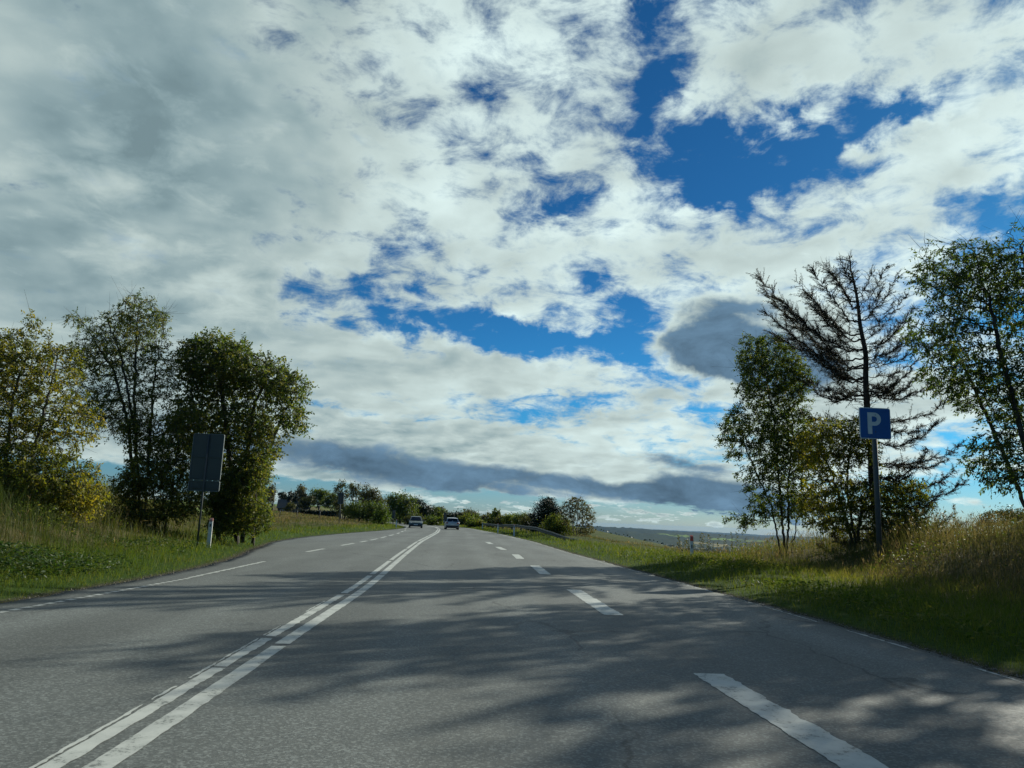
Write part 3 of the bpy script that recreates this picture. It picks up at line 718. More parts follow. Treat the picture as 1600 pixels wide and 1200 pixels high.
tree('dense_tree', 'dense dark green broadleaf tree with a bough hanging towards the road', 'tree',
     [stem(32, (372, 835), (362, 740), (350, 640), (340, 560)), stem(32, (380, 835, .4), (385, 730), (395, 640), (420, 580)), stem(32.3, (395, 835, .3), (415, 720), (445, 640), (462, 620)), stem(31.7, (345, 835, -.3), (320, 700), (300, 620))],
     [el((345, 575), 32, 1.7, 1.7, 1.5, 1.3), el((325, 560), 32, 1.2, 1.5, 1.1, 1.3), el((410, 590), 32, 1.25, 1.5, 1.0, 1.3), el((450, 610), 31.6, .85, 1.2, .9, 1.6), el((458, 655), 31.5, .65, .9, .7, 1.5), el((310, 650), 32, 1.1, 1.5, 1.6), el((385, 660), 32, 1.3, 1.6, 1.0), el((388, 740), 31.6, .75, 1.2, 1.3, 1.6), el((345, 720), 32.2, 1.2, 1.3, 1.3, .9), el((375, 790), 31.4, .85, 1.0, .7, 1.6), el((412, 695), 31.6, .75, 1.0, .8, 1.3), el((350, 790), 31.5, .7, .9, .7, 1.2), el((398, 800), 31.6, .55, .9, .7, 1.4), el((330, 760), 32, .9, 1.0, .8, .9)],
     LEAF_DARK, seed=23, n=3000, step=0.18, kill=0.26, infl=1.2, base=0.17, fill=1.1, per=8, length=0.38, leaf=0.11, wid=0.45, tone=(0.45, 0.26), up=0.1,
     tonef=lambda q: 0.25 * (sstep(q[:, 0], -12.2, -10.2)) * (q[:, 2] < 4.6) + 0.12)
tree('ivy_bush', 'green leafy bush at the foot of the half-bare ash', 'bush',
     [stem(29, (245, 838), (240, 780), (230, 720)), stem(29, (255, 838, .2), (270, 770), (275, 720)), stem(29.3, (215, 838), (195, 770))],
     [el((240, 740), 29, 1.1, 1.0, .9), el((270, 720), 29.3, .9, .9, 1.1), el((205, 760), 29, .8, .8, .6, .8), el((280, 780), 29, .9, .8, .7), el((240, 800), 28.7, 1.2, .8, .4), el((222, 680), 29.6, .75, .8, .9, .7), el((285, 665), 29.8, .8, .8, .9, .8)],
     LEAF_MID, seed=24, n=1300, step=0.16, kill=0.22, infl=1.0, base=0.05, fill=1.8, per=7, length=0.26, leaf=0.085, tone=(0.68, 0.25))
tree('leafy_bush', 'leafy green bush covering the foot of the dense tree, behind the left marker post', 'bush',
     [stem(30.5, (372, 838), (372, 790), (375, 740)), stem(30.5, (398, 836, .2), (400, 780), (398, 730)), stem(30.7, (345, 838), (338, 790))],
     [el((380, 760), 30.5, .9, .8, .9), el((398, 735), 30.7, .6, .7, .9), el((350, 785), 30.6, .7, .7, .7), el((392, 800), 30.3, .75, .7, .5), el((365, 805), 30.2, .9, .6, .35), el((388, 818), 30.0, 1.0, .6, .32, 1.4), el((350, 820), 30.1, .7, .6, .3, 1.4)],
     LEAF_MID, seed=27, n=1300, step=0.15, kill=0.21, infl=1.0, base=0.05, fill=1.8, per=7, length=0.26, leaf=0.085, tone=(0.5, 0.25))
tree('roadside_bush', 'yellow-green bush under the tree at the left edge', 'bush',
     [stem(22.5, (60, 850), (60, 780), (70, 740)), stem(22.5, (20, 850), (10, 770), (-10, 740)), stem(22.5, (110, 850), (130, 790), (140, 760))],
     [el((60, 760), 22.5, 1.2, 1.1, .75), el((-10, 740), 22.8, 1.3, 1.0, .85), el((125, 775), 22.3, .7, .8, .6), el((70, 715), 23, 1.0, .8, .4, .8), el((130, 740), 23, .5, .5, .35)],
     LEAF_YEL, seed=25, n=1300, step=0.15, kill=0.21, infl=1.0, base=0.05, fill=1.7, per=7, length=0.24, leaf=0.08, tone=(0.25, 0.22),
     tonef=lambda q: 0.28 * sstep(q[:, 0], -13.2, -12.0))

# ------------------------------------------------------------------ wind-swept conifer
def conifer():
    rng = np.random.RandomState(7); Y = 29.0
    trunk = stem(Y, (1378, 890), (1368, 780), (1360, 690), (1354, 620), (1350, 560), (1347, 500), (1338, 450), (1326, 398))
    foot = np.array(trunk[0]); t = thing('conifer_tree', 'wind-swept nearly bare conifer with branches blown to the left, behind the parking sign', 'tree', tuple(foot))
    SA, SB, RA, RB = [], [], [], []; LC, LD = [], []
    def seg(a, b, ra, rb): SA.append(a); SB.append(b); RA.append(ra); RB.append(rb)
    def poly(pts, n):
        pts = np.array(pts, float); s = np.r_[0, np.cumsum(np.linalg.norm(np.diff(pts, axis=0), axis=1))]
        u = np.linspace(0, s[-1], n); q = np.stack([np.interp(u, s, pts[:, k]) for k in range(3)], 1)
        for _ in range(3): q[1:-1] = (q[:-2] + 2 * q[1:-1] + q[2:]) / 4
        return q
    tr = poly(trunk, 40); tr[3:-2] += np.stack([np.convolve(rng.normal(size=45), np.hanning(9) / 4, 'same')[:35] * .085 for _ in range(3)], 1) * [1, 1, .2]; trr = 0.02 + 0.17 * (1 - np.linspace(0, 1, 40)) ** 0.8
    for i in range(39): seg(tr[i], tr[i + 1], trr[i], trr[i + 1])
    def branch(pts, r0, needles, twig=0.35, dens=16, upw=0.6, left=0.5):
        dens *= 1.7; needles = min(1, needles + .15)
        q = poly(pts, max(6, int(len(pts) * 7)))
        L = np.linalg.norm(np.diff(q, axis=0), axis=1).sum()
        q[1:] += rng.normal(size=(len(q) - 1, 3)) * 0.03
        rr = np.linspace(r0, 0.006, len(q))
        for i in range(len(q) - 1): seg(q[i], q[i + 1], rr[i], rr[i + 1])
        m = int(L * dens)
        for k in range(m):
            u = (0.12 + 0.88 * rng.rand()) * (len(q) - 1.001); i = int(u); p = q[i] + (q[i + 1] - q[i]) * (u - i)
            d = (q[i + 1] - q[i]) / np.linalg.norm(q[i + 1] - q[i])
            sd = rng.normal(size=3) * np.array([.6, .75, .45]) + d * 0.8 + np.array([-left * 0.4, 0, upw * 0.6]); sd /= np.linalg.norm(sd)
            ln = twig * (0.35 + rng.rand()) * (1.15 - 0.6 * u / len(q))
            e = p + sd * ln * 0.6; e2 = e + (sd + rng.normal(size=3) * 0.3 + np.array([-left * .25, 0, .1])) * ln * 0.5
            seg(p, e, 0.010, 0.007); seg(e, e2, 0.007, 0.003)
            for w in range(2):
                p2 = p + (e - p) * (0.4 + 0.5 * w); d2 = sd + rng.normal(size=3) * 0.6; d2 /= np.linalg.norm(d2)
                seg(p2, p2 + d2 * ln * 0.35, 0.006, 0.002)
            if rng.rand() < needles:
                kk = int(10 + ln * 62)
                for s_ in rng.rand(kk):
                    LC.append(p + (e2 - p) * s_); LD.append(sd * 1.6 + rng.normal(size=3))
    def px(*ps): return [list(at(a, b, Y + c)) for a, b, c in ps]
    def on(b):   # trunk point at photo height b
        return (float(np.interp(b, [398, 450, 500, 560, 620, 690, 780, 890], [1326, 1338, 1347, 1350, 1354, 1360, 1368, 1378])), b, 0)
    # short dead twigs all along the trunk
    for k in range(190):
        u = (0.12 + 0.87 * rng.rand() ** 0.7) * 38.9; i = int(u); p = tr[i] + (tr[i + 1] - tr[i]) * (u - i); a = rng.rand() * 6.283
        ln = (0.25 + 0.75 * rng.rand()) * (1.15 - 0.65 * u / 39); d = np.array([math.cos(a) - .25, math.sin(a), .25 + .35 * rng.rand()])
        e = p + d * ln * .55; e2 = e + (d + rng.normal(size=3) * .35 + [-.1, 0, .15]) * ln * .5
        seg(p, e, .013, .008); seg(e, e2, .008, .003)
        for w in range(4):
            q = p + (e - p) * rng.rand(); d2 = d + rng.normal(size=3) * .7; seg(q, q + d2 * ln * .28, .006, .002)
        if rng.rand() < .35:
            for s_ in rng.rand(24): LC.append(e + (e2 - e) * s_); LD.append(d + rng.normal(size=3))
    # upper fan blown to the left
    fan = [((1182, 430, -.6), 560, 60, .85), ((1192, 452, .5), 575, 58, .85), ((1196, 488, -.2), 590, 45, .9), ((1205, 520, 0.6), 595, 30, .8), ((1220, 470, -1), 545, 50, .8), ((1245, 440, .8), 520, 45, .6), ((1268, 418, -.4), 500, 45, .55),
           ((1290, 412, .3), 470, 30, .45), ((1300, 425, .9), 480, 25, .4), ((1262, 455, 0), 530, 42, .7), ((1232, 500, 1.2), 570, 40, .8), ((1310, 405, -.5), 440, 15, .4), ((1240, 530, -.9), 590, 30, .8), ((1275, 480, -1.2), 545, 40, .7)]
    for (tx, ty, td), b, sag, nd in fan:
        o = on(b); mx_ = (o[0] * 0.55 + tx * 0.45, (o[1] * 0.45 + ty * 0.55) + sag * 0.55, td * 0.5)
        branch(px(o, (o[0] * .8 + tx * .2, o[1] + sag * .10, td * .2), mx_, (tx * .85 + o[0] * .15, ty + sag * .45, td * .85), (tx, ty, td)), 0.035, nd, 0.50 + .16 * rng.rand(), 17, 0.35, 0.8)
    # short dead upper right
    for tx, ty, td, b in ((1405, 430, .3, 500), (1398, 470, -.4, 520), (1420, 500, .4, 545), (1436, 520, 0, 560), (1365, 420, .2, 460), (1410, 545, -.8, 575), (1440, 560, .7, 590), (1380, 445, -.7, 490), (1395, 590, .9, 600), (1430, 480, -.8, 555), (1385, 415, .6, 480), (1415, 460, 1.0, 535), (1445, 540, -1.1, 570), (1372, 470, -1.2, 500), (1425, 520, 1.3, 565), (1400, 510, -.3, 540)):
        o = on(b); branch(px(o, ((o[0] + tx) / 2, (o[1] + ty) / 2 + 12, td * .5), (tx, ty, td)), 0.018, 0.30, 0.42, 15, 0.35, -0.2)
    # whorl with thick upswept arms at mid height
    for tx, ty, td, b, nd in ((1445, 585, .3, 612, .8), (1425, 578, -.5, 606, .8), (1262, 595, 0, 618, .6), (1248, 592, .9, 622, .6), (1285, 605, -1, 615, .5), (1460, 605, 1.0, 618, .7), (1300, 590, 1.5, 610, .5), (1400, 600, -1.6, 612, .6)):
        o = on(b); branch(px(o, (o[0] * .5 + tx * .5, b + 6, td * .5), (tx, ty, td)), 0.032, nd, 0.36, 20, 0.6, 0.2)
    # long flat lower boughs reaching right, a few to the left
    for tx, ty, td, b, sag, nd in ((1478, 628, .4, 655, 2, .25), (1506, 690, -.6, 725, -2, .2), (1480, 716, .8, 728, 0, .2), (1508, 752, .2, 785, -5, .25), (1470, 770, -1.0, 792, 0, .3), (1500, 820, .4, 842, 0, .35), (1540, 838, -.3, 852, 4, .4), (1250, 640, .8, 655, 0, .35), (1262, 780, .3, 790, 0, .3),
                               (1440, 665, 1.2, 670, 0, .2), (1300, 700, -1, 712, 0, .2), (1300, 838, -.8, 845, 0, .4), (1450, 850, 1.2, 855, 0, .5), (1420, 740, -1.6, 745, 0, .2), (1275, 850, .8, 860, 0, .5), (1470, 655, .9, 690, 6, .35), (1452, 700, -1.2, 745, 4, .3), (1490, 735, 1.0, 765, 4, .35), (1455, 790, .2, 812, 3, .45), (1485, 805, -.7, 828, 3, .45), (1290, 665, .3, 680, 3, .35), (1285, 740, -.6, 752, 3, .35), (1295, 815, .4, 822, 3, .45), (1420, 835, 1.8, 842, 3, .5), (1500, 860, .5, 866, 3, .5)):
        o = on(b); branch(px(o, (o[0] * .6 + tx * .4, b + 2 + sag, td * .4), (o[0] * .2 + tx * .8, (ty * .7 + b * .3) + 11, td * .8), (tx, ty, td)), 0.034, min(1, nd + .15), 0.42, 20, 0.0, -0.3)
    A = np.array(SA) - foot; B = np.array(SB) - foot; ra, rb = np.array(RA), np.array(RB)
    big = rb > 0.03
    V1, F1 = tubes(A[big], B[big], ra[big], rb[big], 8); V2, F2 = tubes(A[~big], B[~big], ra[~big], rb[~big], 3)
    arrays('trunk', np.vstack([V1, V2]), [np.vstack([F1, F2 + len(V1)])], M_BARKD, t, smooth=True)
    C = np.array(LC) - foot; D = np.array(LD); n = len(C)
    V, F, tn = leaf_quads(C, D, rng.normal(size=(n, 3)), 0.06 + 0.05 * rng.rand(n), np.full(n, 0.013), np.clip(0.35 + 0.3 * rng.normal(size=n) + 0.25 * (C[:, 0] < -2.9), 0, 1))
    arrays('crown', V, [F], LEAF_RUST, t, {'tone': tn})
conifer()

# ------------------------------------------------------------------ background trees: bumpy leafy crowns
def clump_tree(name, label, cat, x, y, lobes, lm, n=3000, leaf=0.22, seed=0, trunk=0.2, tone=(0.4, 0.25), group=None, z=None, airy=0.0, loc_tone=None):
    """lobes: (dx, dy, z, rx, ry, rz) above the foot"""
    rng = np.random.RandomState(seed); z0 = hz(x, y) - 0.1 if z is None else z
    t = thing(name, label, cat, (x, y, z0), 0, group)
    lob = np.array([l[:6] for l in lobes], float)
    w = (lob[:, 3] * lob[:, 5]); w = w / w.sum()
    k = rng.multinomial(n, w); Cs = []; Ns = []
    for l, m in zip(lob, k):
        # each lobe is a crowd of small leaf clumps with gaps between them
        nc = max(6, int(m / 26)); cv = rng.normal(size=(nc, 3)); cv /= np.linalg.norm(cv, axis=1, keepdims=True)
        cr = (0.55 + 0.45 * rng.rand(nc) + airy * (rng.rand(nc) - 0.4)); cc = cv * cr[:, None]
        pick = rng.randint(nc, size=m); sp = 0.17 + 0.10 * rng.rand(nc)
        p = cc[pick] + rng.normal(size=(m, 3)) * sp[pick][:, None]
        Cs.append(p * l[3:6] + l[0:3]); Ns.append(cv[pick] + rng.normal(size=(m, 3)) * 0.5)
    C = np.vstack(Cs); N = np.vstack(Ns); C[:, 2] = np.maximum(C[:, 2], 0.05)
    m = len(C); D = rng.normal(size=(m, 3)); L = leaf * (0.6 + 0.8 * rng.rand(m))
    tn = np.clip(tone[0] + tone[1] * rng.normal(size=m) * 0.8 + (0.25 * (vn(C[:, 0] * 1.1 + 9, C[:, 2] * 1.1 + seed) - 0.5)), 0, 1)
    V, F, tn = leaf_quads(C - D * L[:, None] * 0.25, D, N, L, L * 0.62, tn)
    # trunk with a few limbs into the lobes
    A, B, ra, rb = [], [], [], []
    top = lob[:, 2].max()
    sp = np.array([[0, 0, 0], [rng.normal() * .1, 0, top * .3], [rng.normal() * .2, 0, top * .62]])
    for i in range(2): A.append(sp[i]); B.append(sp[i + 1]); ra.append(trunk * (1 - .3 * i)); rb.append(trunk * (.7 - .3 * i))
    for l in lob:
        for q in range(4):
            e = l[:3] + rng.normal(size=3) * l[3:6] * 0.55; mid = (sp[1] + e) / 2 + rng.normal(size=3) * 0.15
            A += [sp[1 + q % 2], mid]; B += [mid, e]; ra += [trunk * .35, trunk * .22]; rb += [trunk * .22, trunk * .07]
    Vt, Ft = tubes(np.array(A), np.array(B), np.array(ra), np.array(rb), 5)
    arrays('trunk', Vt, [Ft], M_BARK, t)
    arrays('crown', V, [F], lm, t, {'tone': tn})
    return t
def bgt(name, label, cat, Y, boxes, lm, group=None, seed=0, dens=1.0, leaf=None, tone=(0.4, 0.25), airy=0.0, depth=0.8, foot=None):
    """boxes: crown lobes measured in the photo (cx, cy, half width, half height)"""
    f = foot or (boxes[0][0], 0)
    g0 = at(f[0], 812, Y); x0 = g0.x; z0 = hz(x0, Y) - 0.1
    lobes = []; area = 0
    for i, (a, b, hw, hh) in enumerate(boxes):
        q = at(a, b, Y); s = Y / FOC
        lobes.append((q.x - x0, (i % 3 - 1) * 0.4, q.z - z0, hw * s, max(hw, hh) * s * depth, hh * s)); area += hw * hh
    lf = leaf or max(0.10, Y * 0.0019)
    n = int(area * dens * 5.2 * (Y * 0.0019 / lf) ** 2) + 250
    return clump_tree(name, label, cat, x0, Y, lobes, lm, n, lf, seed, 0.0016 * Y, tone, group, z0, airy)
GB = 'trees beyond the road bend'
# small trees on the right verge
bgt('pine_tree', 'dark bushy pine beyond the guardrail', 'tree', 84, [(852, 800, 17, 20), (846, 818, 18, 14), (858, 786, 9, 9), (868, 806, 13, 16), (832, 806, 6, 6), (836, 824, 9, 10)], LEAF_CONIFER, seed=1, dens=2.0, leaf=0.13, tone=(0.35, 0.3))
bgt('green_bush', 'rounded olive bush between the dark pine and the bare shrub', 'bush', 78, [(872, 822, 20, 15), (862, 824, 16, 12), (886, 826, 14, 12), (866, 812, 9, 7)], LEAF_MID, seed=2, dens=1.8, leaf=0.12, tone=(0.45, 0.25))
tree('bare_shrub', 'tall sparse shrub with bare twigs beside the dark pine', 'shrub',
     [stem(75, (898, 840), (893, 810), (890, 790)), stem(75, (904, 840), (912, 815), (918, 795)), stem(75, (900, 840), (903, 800), (902, 780)), stem(75, (890, 840), (884, 818))],
     [el((900, 790), 75, 1.1, 1.1, .9), el((915, 805), 75, .9, 1.1, 1.1), el((890, 805), 75, 1.0, 1, 1.0), el((910, 828), 75, 1.3, 1, .6), el((885, 792), 75, .5, .5, .6)],
     LEAF_OLIVE, seed=31, n=700, step=0.2, kill=0.26, infl=1.1, base=0.06, fill=0.75, per=6, length=0.22, leaf=0.10, wid=0.6, tone=(0.7, 0.25), up=0.3, extra_up=1, tipr=0.010)
# scrub row between guardrail and sky
i = 0
SCRUB = [(733, 806, 14, 10, 165), (727, 812, 12, 9, 150), (748, 812, 13, 8, 150), (763, 808, 9, 7, 140), (770, 813, 12, 9, 135), (776, 801, 6, 7, 135), (786, 812, 13, 8, 130), (800, 812, 14, 9, 120), (814, 812, 13, 10, 112), (826, 815, 12, 10, 104), (742, 816, 14, 7, 128)]
SC_L = ['tallest round bush of the scrub row, next to the silver car', 'low dark bush at the left end of the scrub row', 'broad olive bush second in the scrub row', 'small bush with a flat top in the scrub row', 'dense bush below the spiky tuft of the scrub row', 'narrow bush sticking up as a spiky tuft from the scrub row',
        'even olive bush midway along the scrub row', 'wide bush behind the two white marker posts', 'rounded bush third from the dark pine', 'bush of the scrub row touching the dark pine', 'low bush right behind the start of the guardrail grass']
for (a, b, hw, hh, Y), lab in zip(SCRUB, SC_L):
    bgt('scrub_bush', lab, 'bush', Y, [(a, b, hw, hh), (a + hw * .5, b + 3, hw * .6, hh * .8), (a - hw * .5, b + 3, hw * .6, hh * .8)], [LEAF_OLIVE, LEAF_MID, LEAF_DARK][i % 3], 'bushes of the scrub row beyond the guardrail', 40 + i, 1.6, tone=(0.55, 0.25)); i += 1
# wood behind the bend
BACK = [('broad rounded green tree, largest of the wood behind the cars', 'LD', 150, [(625, 786, 20, 16), (615, 792, 16, 16), (638, 792, 14, 15), (626, 804, 24, 12)], 0.45),
 ('dark tree right of the broad rounded tree', 'LC', 160, [(652, 792, 13, 12), (664, 798, 13, 11), (645, 804, 12, 12)], 0.4),
 ('dark low tree above the right of the green car', 'LD', 165, [(676, 804, 14, 10), (686, 801, 10, 8), (668, 808, 12, 9)], 0.4),
 ('olive tree with a reddish top between the two cars', 'LO', 175, [(690, 802, 9, 9), (698, 808, 10, 8)], 0.7),
 ('dark bush directly behind the silver car', 'LC', 170, [(705, 806, 12, 8), (715, 809, 9, 8)], 0.5),
 ('low dull bush behind the green car', 'LO', 140, [(650, 812, 14, 8), (640, 814, 10, 7)], 0.4),
 ('low bush between the two cars', 'LM', 142, [(674, 813, 14, 7), (686, 815, 9, 6)], 0.35)]
MM = {'LM': LEAF_MID, 'LC': LEAF_CONIFER, 'LD': LEAF_DARK, 'LO': LEAF_OLIVE, 'LY': LEAF_YEL}
for i, (lab, k, Y, bx, tn) in enumerate(BACK): bgt('broadleaf_tree' if i < 4 else 'bush', lab, 'tree' if i < 4 else 'bush', Y, bx, MM[k], GB, 60 + i, 1.5, tone=(tn, 0.25))
# group left of the bend
GRP = [('tall airy tree at the left of the roadside group', 'LO', 118, [(533, 761, 10, 9), (527, 773, 7, 5), (537, 775, 8, 8)], 0.35, 1.0, 0.8),
 ('airy pale tree second from the left of the roadside group', 'LO', 122, [(553, 764, 9, 9), (560, 770, 8, 9), (547, 762, 5, 6)], 0.5, 0.9, 0.8),
 ('spiky olive tree in the middle of the roadside group', 'LO', 112, [(575, 772, 11, 12), (586, 776, 10, 10), (568, 782, 10, 10), (590, 790, 12, 12)], 0.6, 1.5, 0.4),
 ('yellow-green bush at the road edge of the roadside group', 'LM', 102, [(597, 802, 9, 14), (590, 808, 10, 11), (600, 812, 8, 10)], 0.1, 1.7, 0.2),
 ('dark brown-green thicket under the spiky olive tree', 'LD', 108, [(560, 796, 16, 12), (576, 800, 15, 14), (548, 800, 12, 9), (588, 800, 12, 14)], 0.5, 1.6, 0.2),
 ('low grey-green bush under the airy trees', 'LO', 112, [(538, 795, 12, 8), (550, 804, 12, 7), (530, 788, 8, 8)], 0.45, 1.4, 0.3)]
for i, (lab, k, Y, bx, tn, dn, ai) in enumerate(GRP): bgt('broadleaf_tree' if i < 3 else 'bush', lab, 'tree' if i < 3 else 'bush', Y, bx, MM[k], 'tree group left of the bend', 80 + i, dn, tone=(tn, 0.25), airy=ai)
# tree line across the field
FAR = [('dark tree next to the dense roadside tree, left end of the far row', 'LD', 232, [(410, 775, 9, 14), (403, 765, 8, 8)], .4), ('tree with a russet top left of the grey roofed house', 'LO', 250, [(424, 768, 8, 8), (421, 778, 10, 9)], .7),
 ('low dark tree behind the grey roofed house', 'LC', 262, [(440, 774, 8, 5), (446, 782, 7, 9)], .6), ('small pointed dark spruce of the far row', 'LC', 238, [(454, 774, 3, 6), (454, 780, 5, 7)], .2),
 ('narrow dark conifer beside the russet tree', 'LC', 245, [(462, 776, 4, 9)], .4), ('tall pale birch with russet leaves, highest in the far row', 'LO', 248, [(472, 766, 7, 8), (470, 776, 9, 9), (476, 782, 8, 8)], .9),
 ('wide dull brown-green tree right of the birch', 'LO', 236, [(483, 783, 10, 9), (476, 788, 10, 7)], .4), ('broad rounded green tree in the middle of the far row', 'LD', 250, [(497, 770, 11, 8), (508, 775, 10, 8), (495, 782, 12, 9)], .5),
 ('green tree at the right end of the far row', 'LM', 240, [(518, 781, 10, 9), (526, 784, 9, 9), (510, 786, 10, 7)], .3)]
for i, (lab, k, Y, bx, tn) in enumerate(FAR): bgt('broadleaf_tree', lab, 'tree', Y, bx, MM[k], 'trees along the far side of the field', 100 + i, 1.7, tone=(tn, 0.25))
# lone bush in the field, bushes on the right horizon
bgt('field_bush', 'small scraggy bush standing alone in the green field', 'bush', 190, [(455, 791, 7, 5), (452, 795, 8, 4)], LEAF_OLIVE, None, 120, 1.8, tone=(.5, .25))
bgt('bank_bush', 'wide brown-green bush on top of the right bank at the edge', 'bush', 38, [(1552, 808, 26, 14), (1590, 812, 26, 14), (1620, 808, 30, 16), (1535, 818, 16, 10)], LEAF_OLIVE, None, 121, .9, leaf=0.09, tone=(.5, .25))
def hedge(name, label, x0, x1, y, h, d, lm, seed, n):
    rng = np.random.RandomState(seed); t = thing(name, label, 'hedge', ((x0 + x1) / 2, y, hz((x0 + x1) / 2, y)))
    L = x1 - x0; u = rng.rand(n, 3); P = (u - [.5, .5, 0]) * [L, d, h]
    f = rng.randint(3, size=n); P[f == 0, 1] = -d / 2 + rng.normal(size=(f == 0).sum()) * .12; P[f == 1, 2] = h + rng.normal(size=(f == 1).sum()) * .12
    P[:, 2] += (height(P[:, 0] + t.location.x, P[:, 1] + y) - t.location.z)
    V, F, tn = leaf_quads(P, rng.normal(size=(n, 3)), rng.normal(size=(n, 3)), np.full(n, .4), np.full(n, .28), np.clip(.3 + .2 * rng.normal(size=n), 0, 1))
    arrays('foliage', V, [F], lm, t, {'tone': tn})
    A = []; B = []
    for q in np.arange(-L / 2 + .5, L / 2, 1.5):
        zz = hz(q + t.location.x, y) - t.location.z; A.append([q, 0, zz - .1]); B.append([q, 0, zz + h * .8])
    
    for p, q in zip(A, B): V, F = tubes(np.array([p]), np.array([q]), np.array([.06]), np.array([.03]), 5); arrays('stem', V, [F], M_BARK, t)
a, b = at(466, 790, 222), at(532, 790, 222)
hedge('clipped_hedge', 'long dark clipped hedge at the back of the green field', a.x, b.x, 222, 1.9, 2.0, LEAF_CONIFER, 5, 5200)
a, b = at(400, 790, 226), at(447, 790, 226)
hedge('clipped_hedge', 'low dark hedge in front of the grey roofed house', a.x, b.x, 226, 0.9, 1.4, LEAF_CONIFER, 6, 3000)

# ------------------------------------------------------------------ grass and weeds
def grass(name, n, xy, hfun, tonef, mat_, wmin=0.006, wk=0.00055, lean=0.25, seg=2, seed=0, heads=0.0, headmat=None, sinkrand=0.0):
    rng = np.random.RandomState(seed)
    x, y = xy; n = len(x); z = height(x, y)
    dist = np.hypot(x, y)
    h = hfun(x, y, rng); w = np.maximum(wmin, dist * wk) * (0.7 + 0.6 * rng.rand(n))
    a = rng.rand(n) * 2 * np.pi; la = lean * (0.3 + rng.rand(n)) * h
    dx, dy = np.cos(a) * la, np.sin(a) * la
    b = rng.rand(n) * 2 * np.pi; ux, uy = np.cos(b) * w / 2, np.sin(b) * w / 2
    o = np.stack([x, y, z - 0.03], 1); U = np.stack([ux, uy, ux * 0], 1); D = np.stack([dx, dy, dx * 0], 1); Hh = np.stack([x * 0, x * 0, h + 0.03], 1)
    m1 = o + D * 0.28 + Hh * 0.55; tp = o + D + Hh
    V = np.stack([o - U, o + U, m1 - U * 0.8, m1 + U * 0.8, tp], 1).reshape(-1, 3)
    k = (np.arange(n) * 5)[:, None]
    F4 = k + np.array([[0, 1, 3, 2]]); F3 = k + np.array([[2, 3, 4]])
    tone = np.clip(tonef(x, y, rng), 0, 1)
    ob = arrays(name, V, [F4, F3], mat_, attrs={'tone': np.repeat(tone, 5)})
    tag(ob, kind='stuff')
    return ob, tp, tone
def scatter(rng, x0f, x1f, ys, dens):
    """points between two lines; dens(y) per square metre"""
    X = []; Y = []
    for a, b in zip(ys[:-1], ys[1:]):
        mid = (a + b) / 2; w = x1f(mid) - x0f(mid); k = rng.poisson(max(0, w * (b - a) * dens(mid)))
        yy = a + rng.rand(k) * (b - a); xx = x0f(yy) + rng.rand(k) * (x1f(yy) - x0f(yy)); X.append(xx); Y.append(yy)
    return np.concatenate(X), np.concatenate(Y)
GRASS_G = leafy('grass_green', (0.036, 0.070, 0.010), (0.090, 0.135, 0.018), (0.21, 0.20, 0.05), 0.48, rough=0.6, rim=0.12)
GRASS_D = leafy('grass_dry', (0.046, 0.076, 0.016), (0.105, 0.105, 0.036), (0.25, 0.20, 0.115), 0.42, rough=0.7, rim=0.2)
WEEDS = leafy('weeds', (0.016, 0.042, 0.012), (0.034, 0.075, 0.016), (0.07, 0.10, 0.02), 0.40)
REED = leafy('seed_heads', (0.085, 0.055, 0.035), (0.17, 0.125, 0.080), (0.34, 0.27, 0.19), 0.45, rough=0.8, rim=0.1)
rg = np.random.RandomState(77)
step_ys = np.concatenate([np.arange(3, 60, 1.0), np.arange(60, 180, 4.0)])
# short verge on both sides
def short_h(x, y, r):
    dl, dr = offs(x, y); d = np.maximum(dl, dr)
    return (0.06 + 0.08 * sstep(d, 0.1, 1.5) + 0.12 * fbm(x * .9, y * .9, 3) * sstep(d, .3, 2)) * (0.5 + r.rand(len(x)))
def short_t(x, y, r): return 0.15 + 0.30 * sstep(x - rx(y), 2.5, 6) * (x > 0) + 0.75 * fbm(x * .55 + 7, y * .55, 4) + 0.14 * r.normal(size=len(x))
dn = lambda y: float(np.clip(42000 / (y * y + 10), 14, 1500))
xl, yl = scatter(rg, lambda y: lx(y) - 3.6, lambda y: lx(y) + 0.02, step_ys, dn)
xr, yr = scatter(rg, lambda y: rx(y) - 0.02, lambda y: rx(y) + 4.2 + 3.0 * (1 - sstep(y, 34, 42)), step_ys, dn)
def edgekeep(x, y, r=rg):
    dl, dr = offs(x, y); d = np.maximum(dl, dr)
    return r.rand(len(x)) < 0.10 + 0.9 * sstep(d, 0.0, 0.20 + 0.5 * fbm(x * .8, y * .8, 2))
k = edgekeep(xl, yl); grass('verge_grass', 0, (xl[k], yl[k]), short_h, short_t, GRASS_G, lean=.75, seed=1)
k = edgekeep(xr, yr); grass('verge_grass', 0, (xr[k], yr[k]), short_h, short_t, GRASS_G, lean=.75, seed=2)
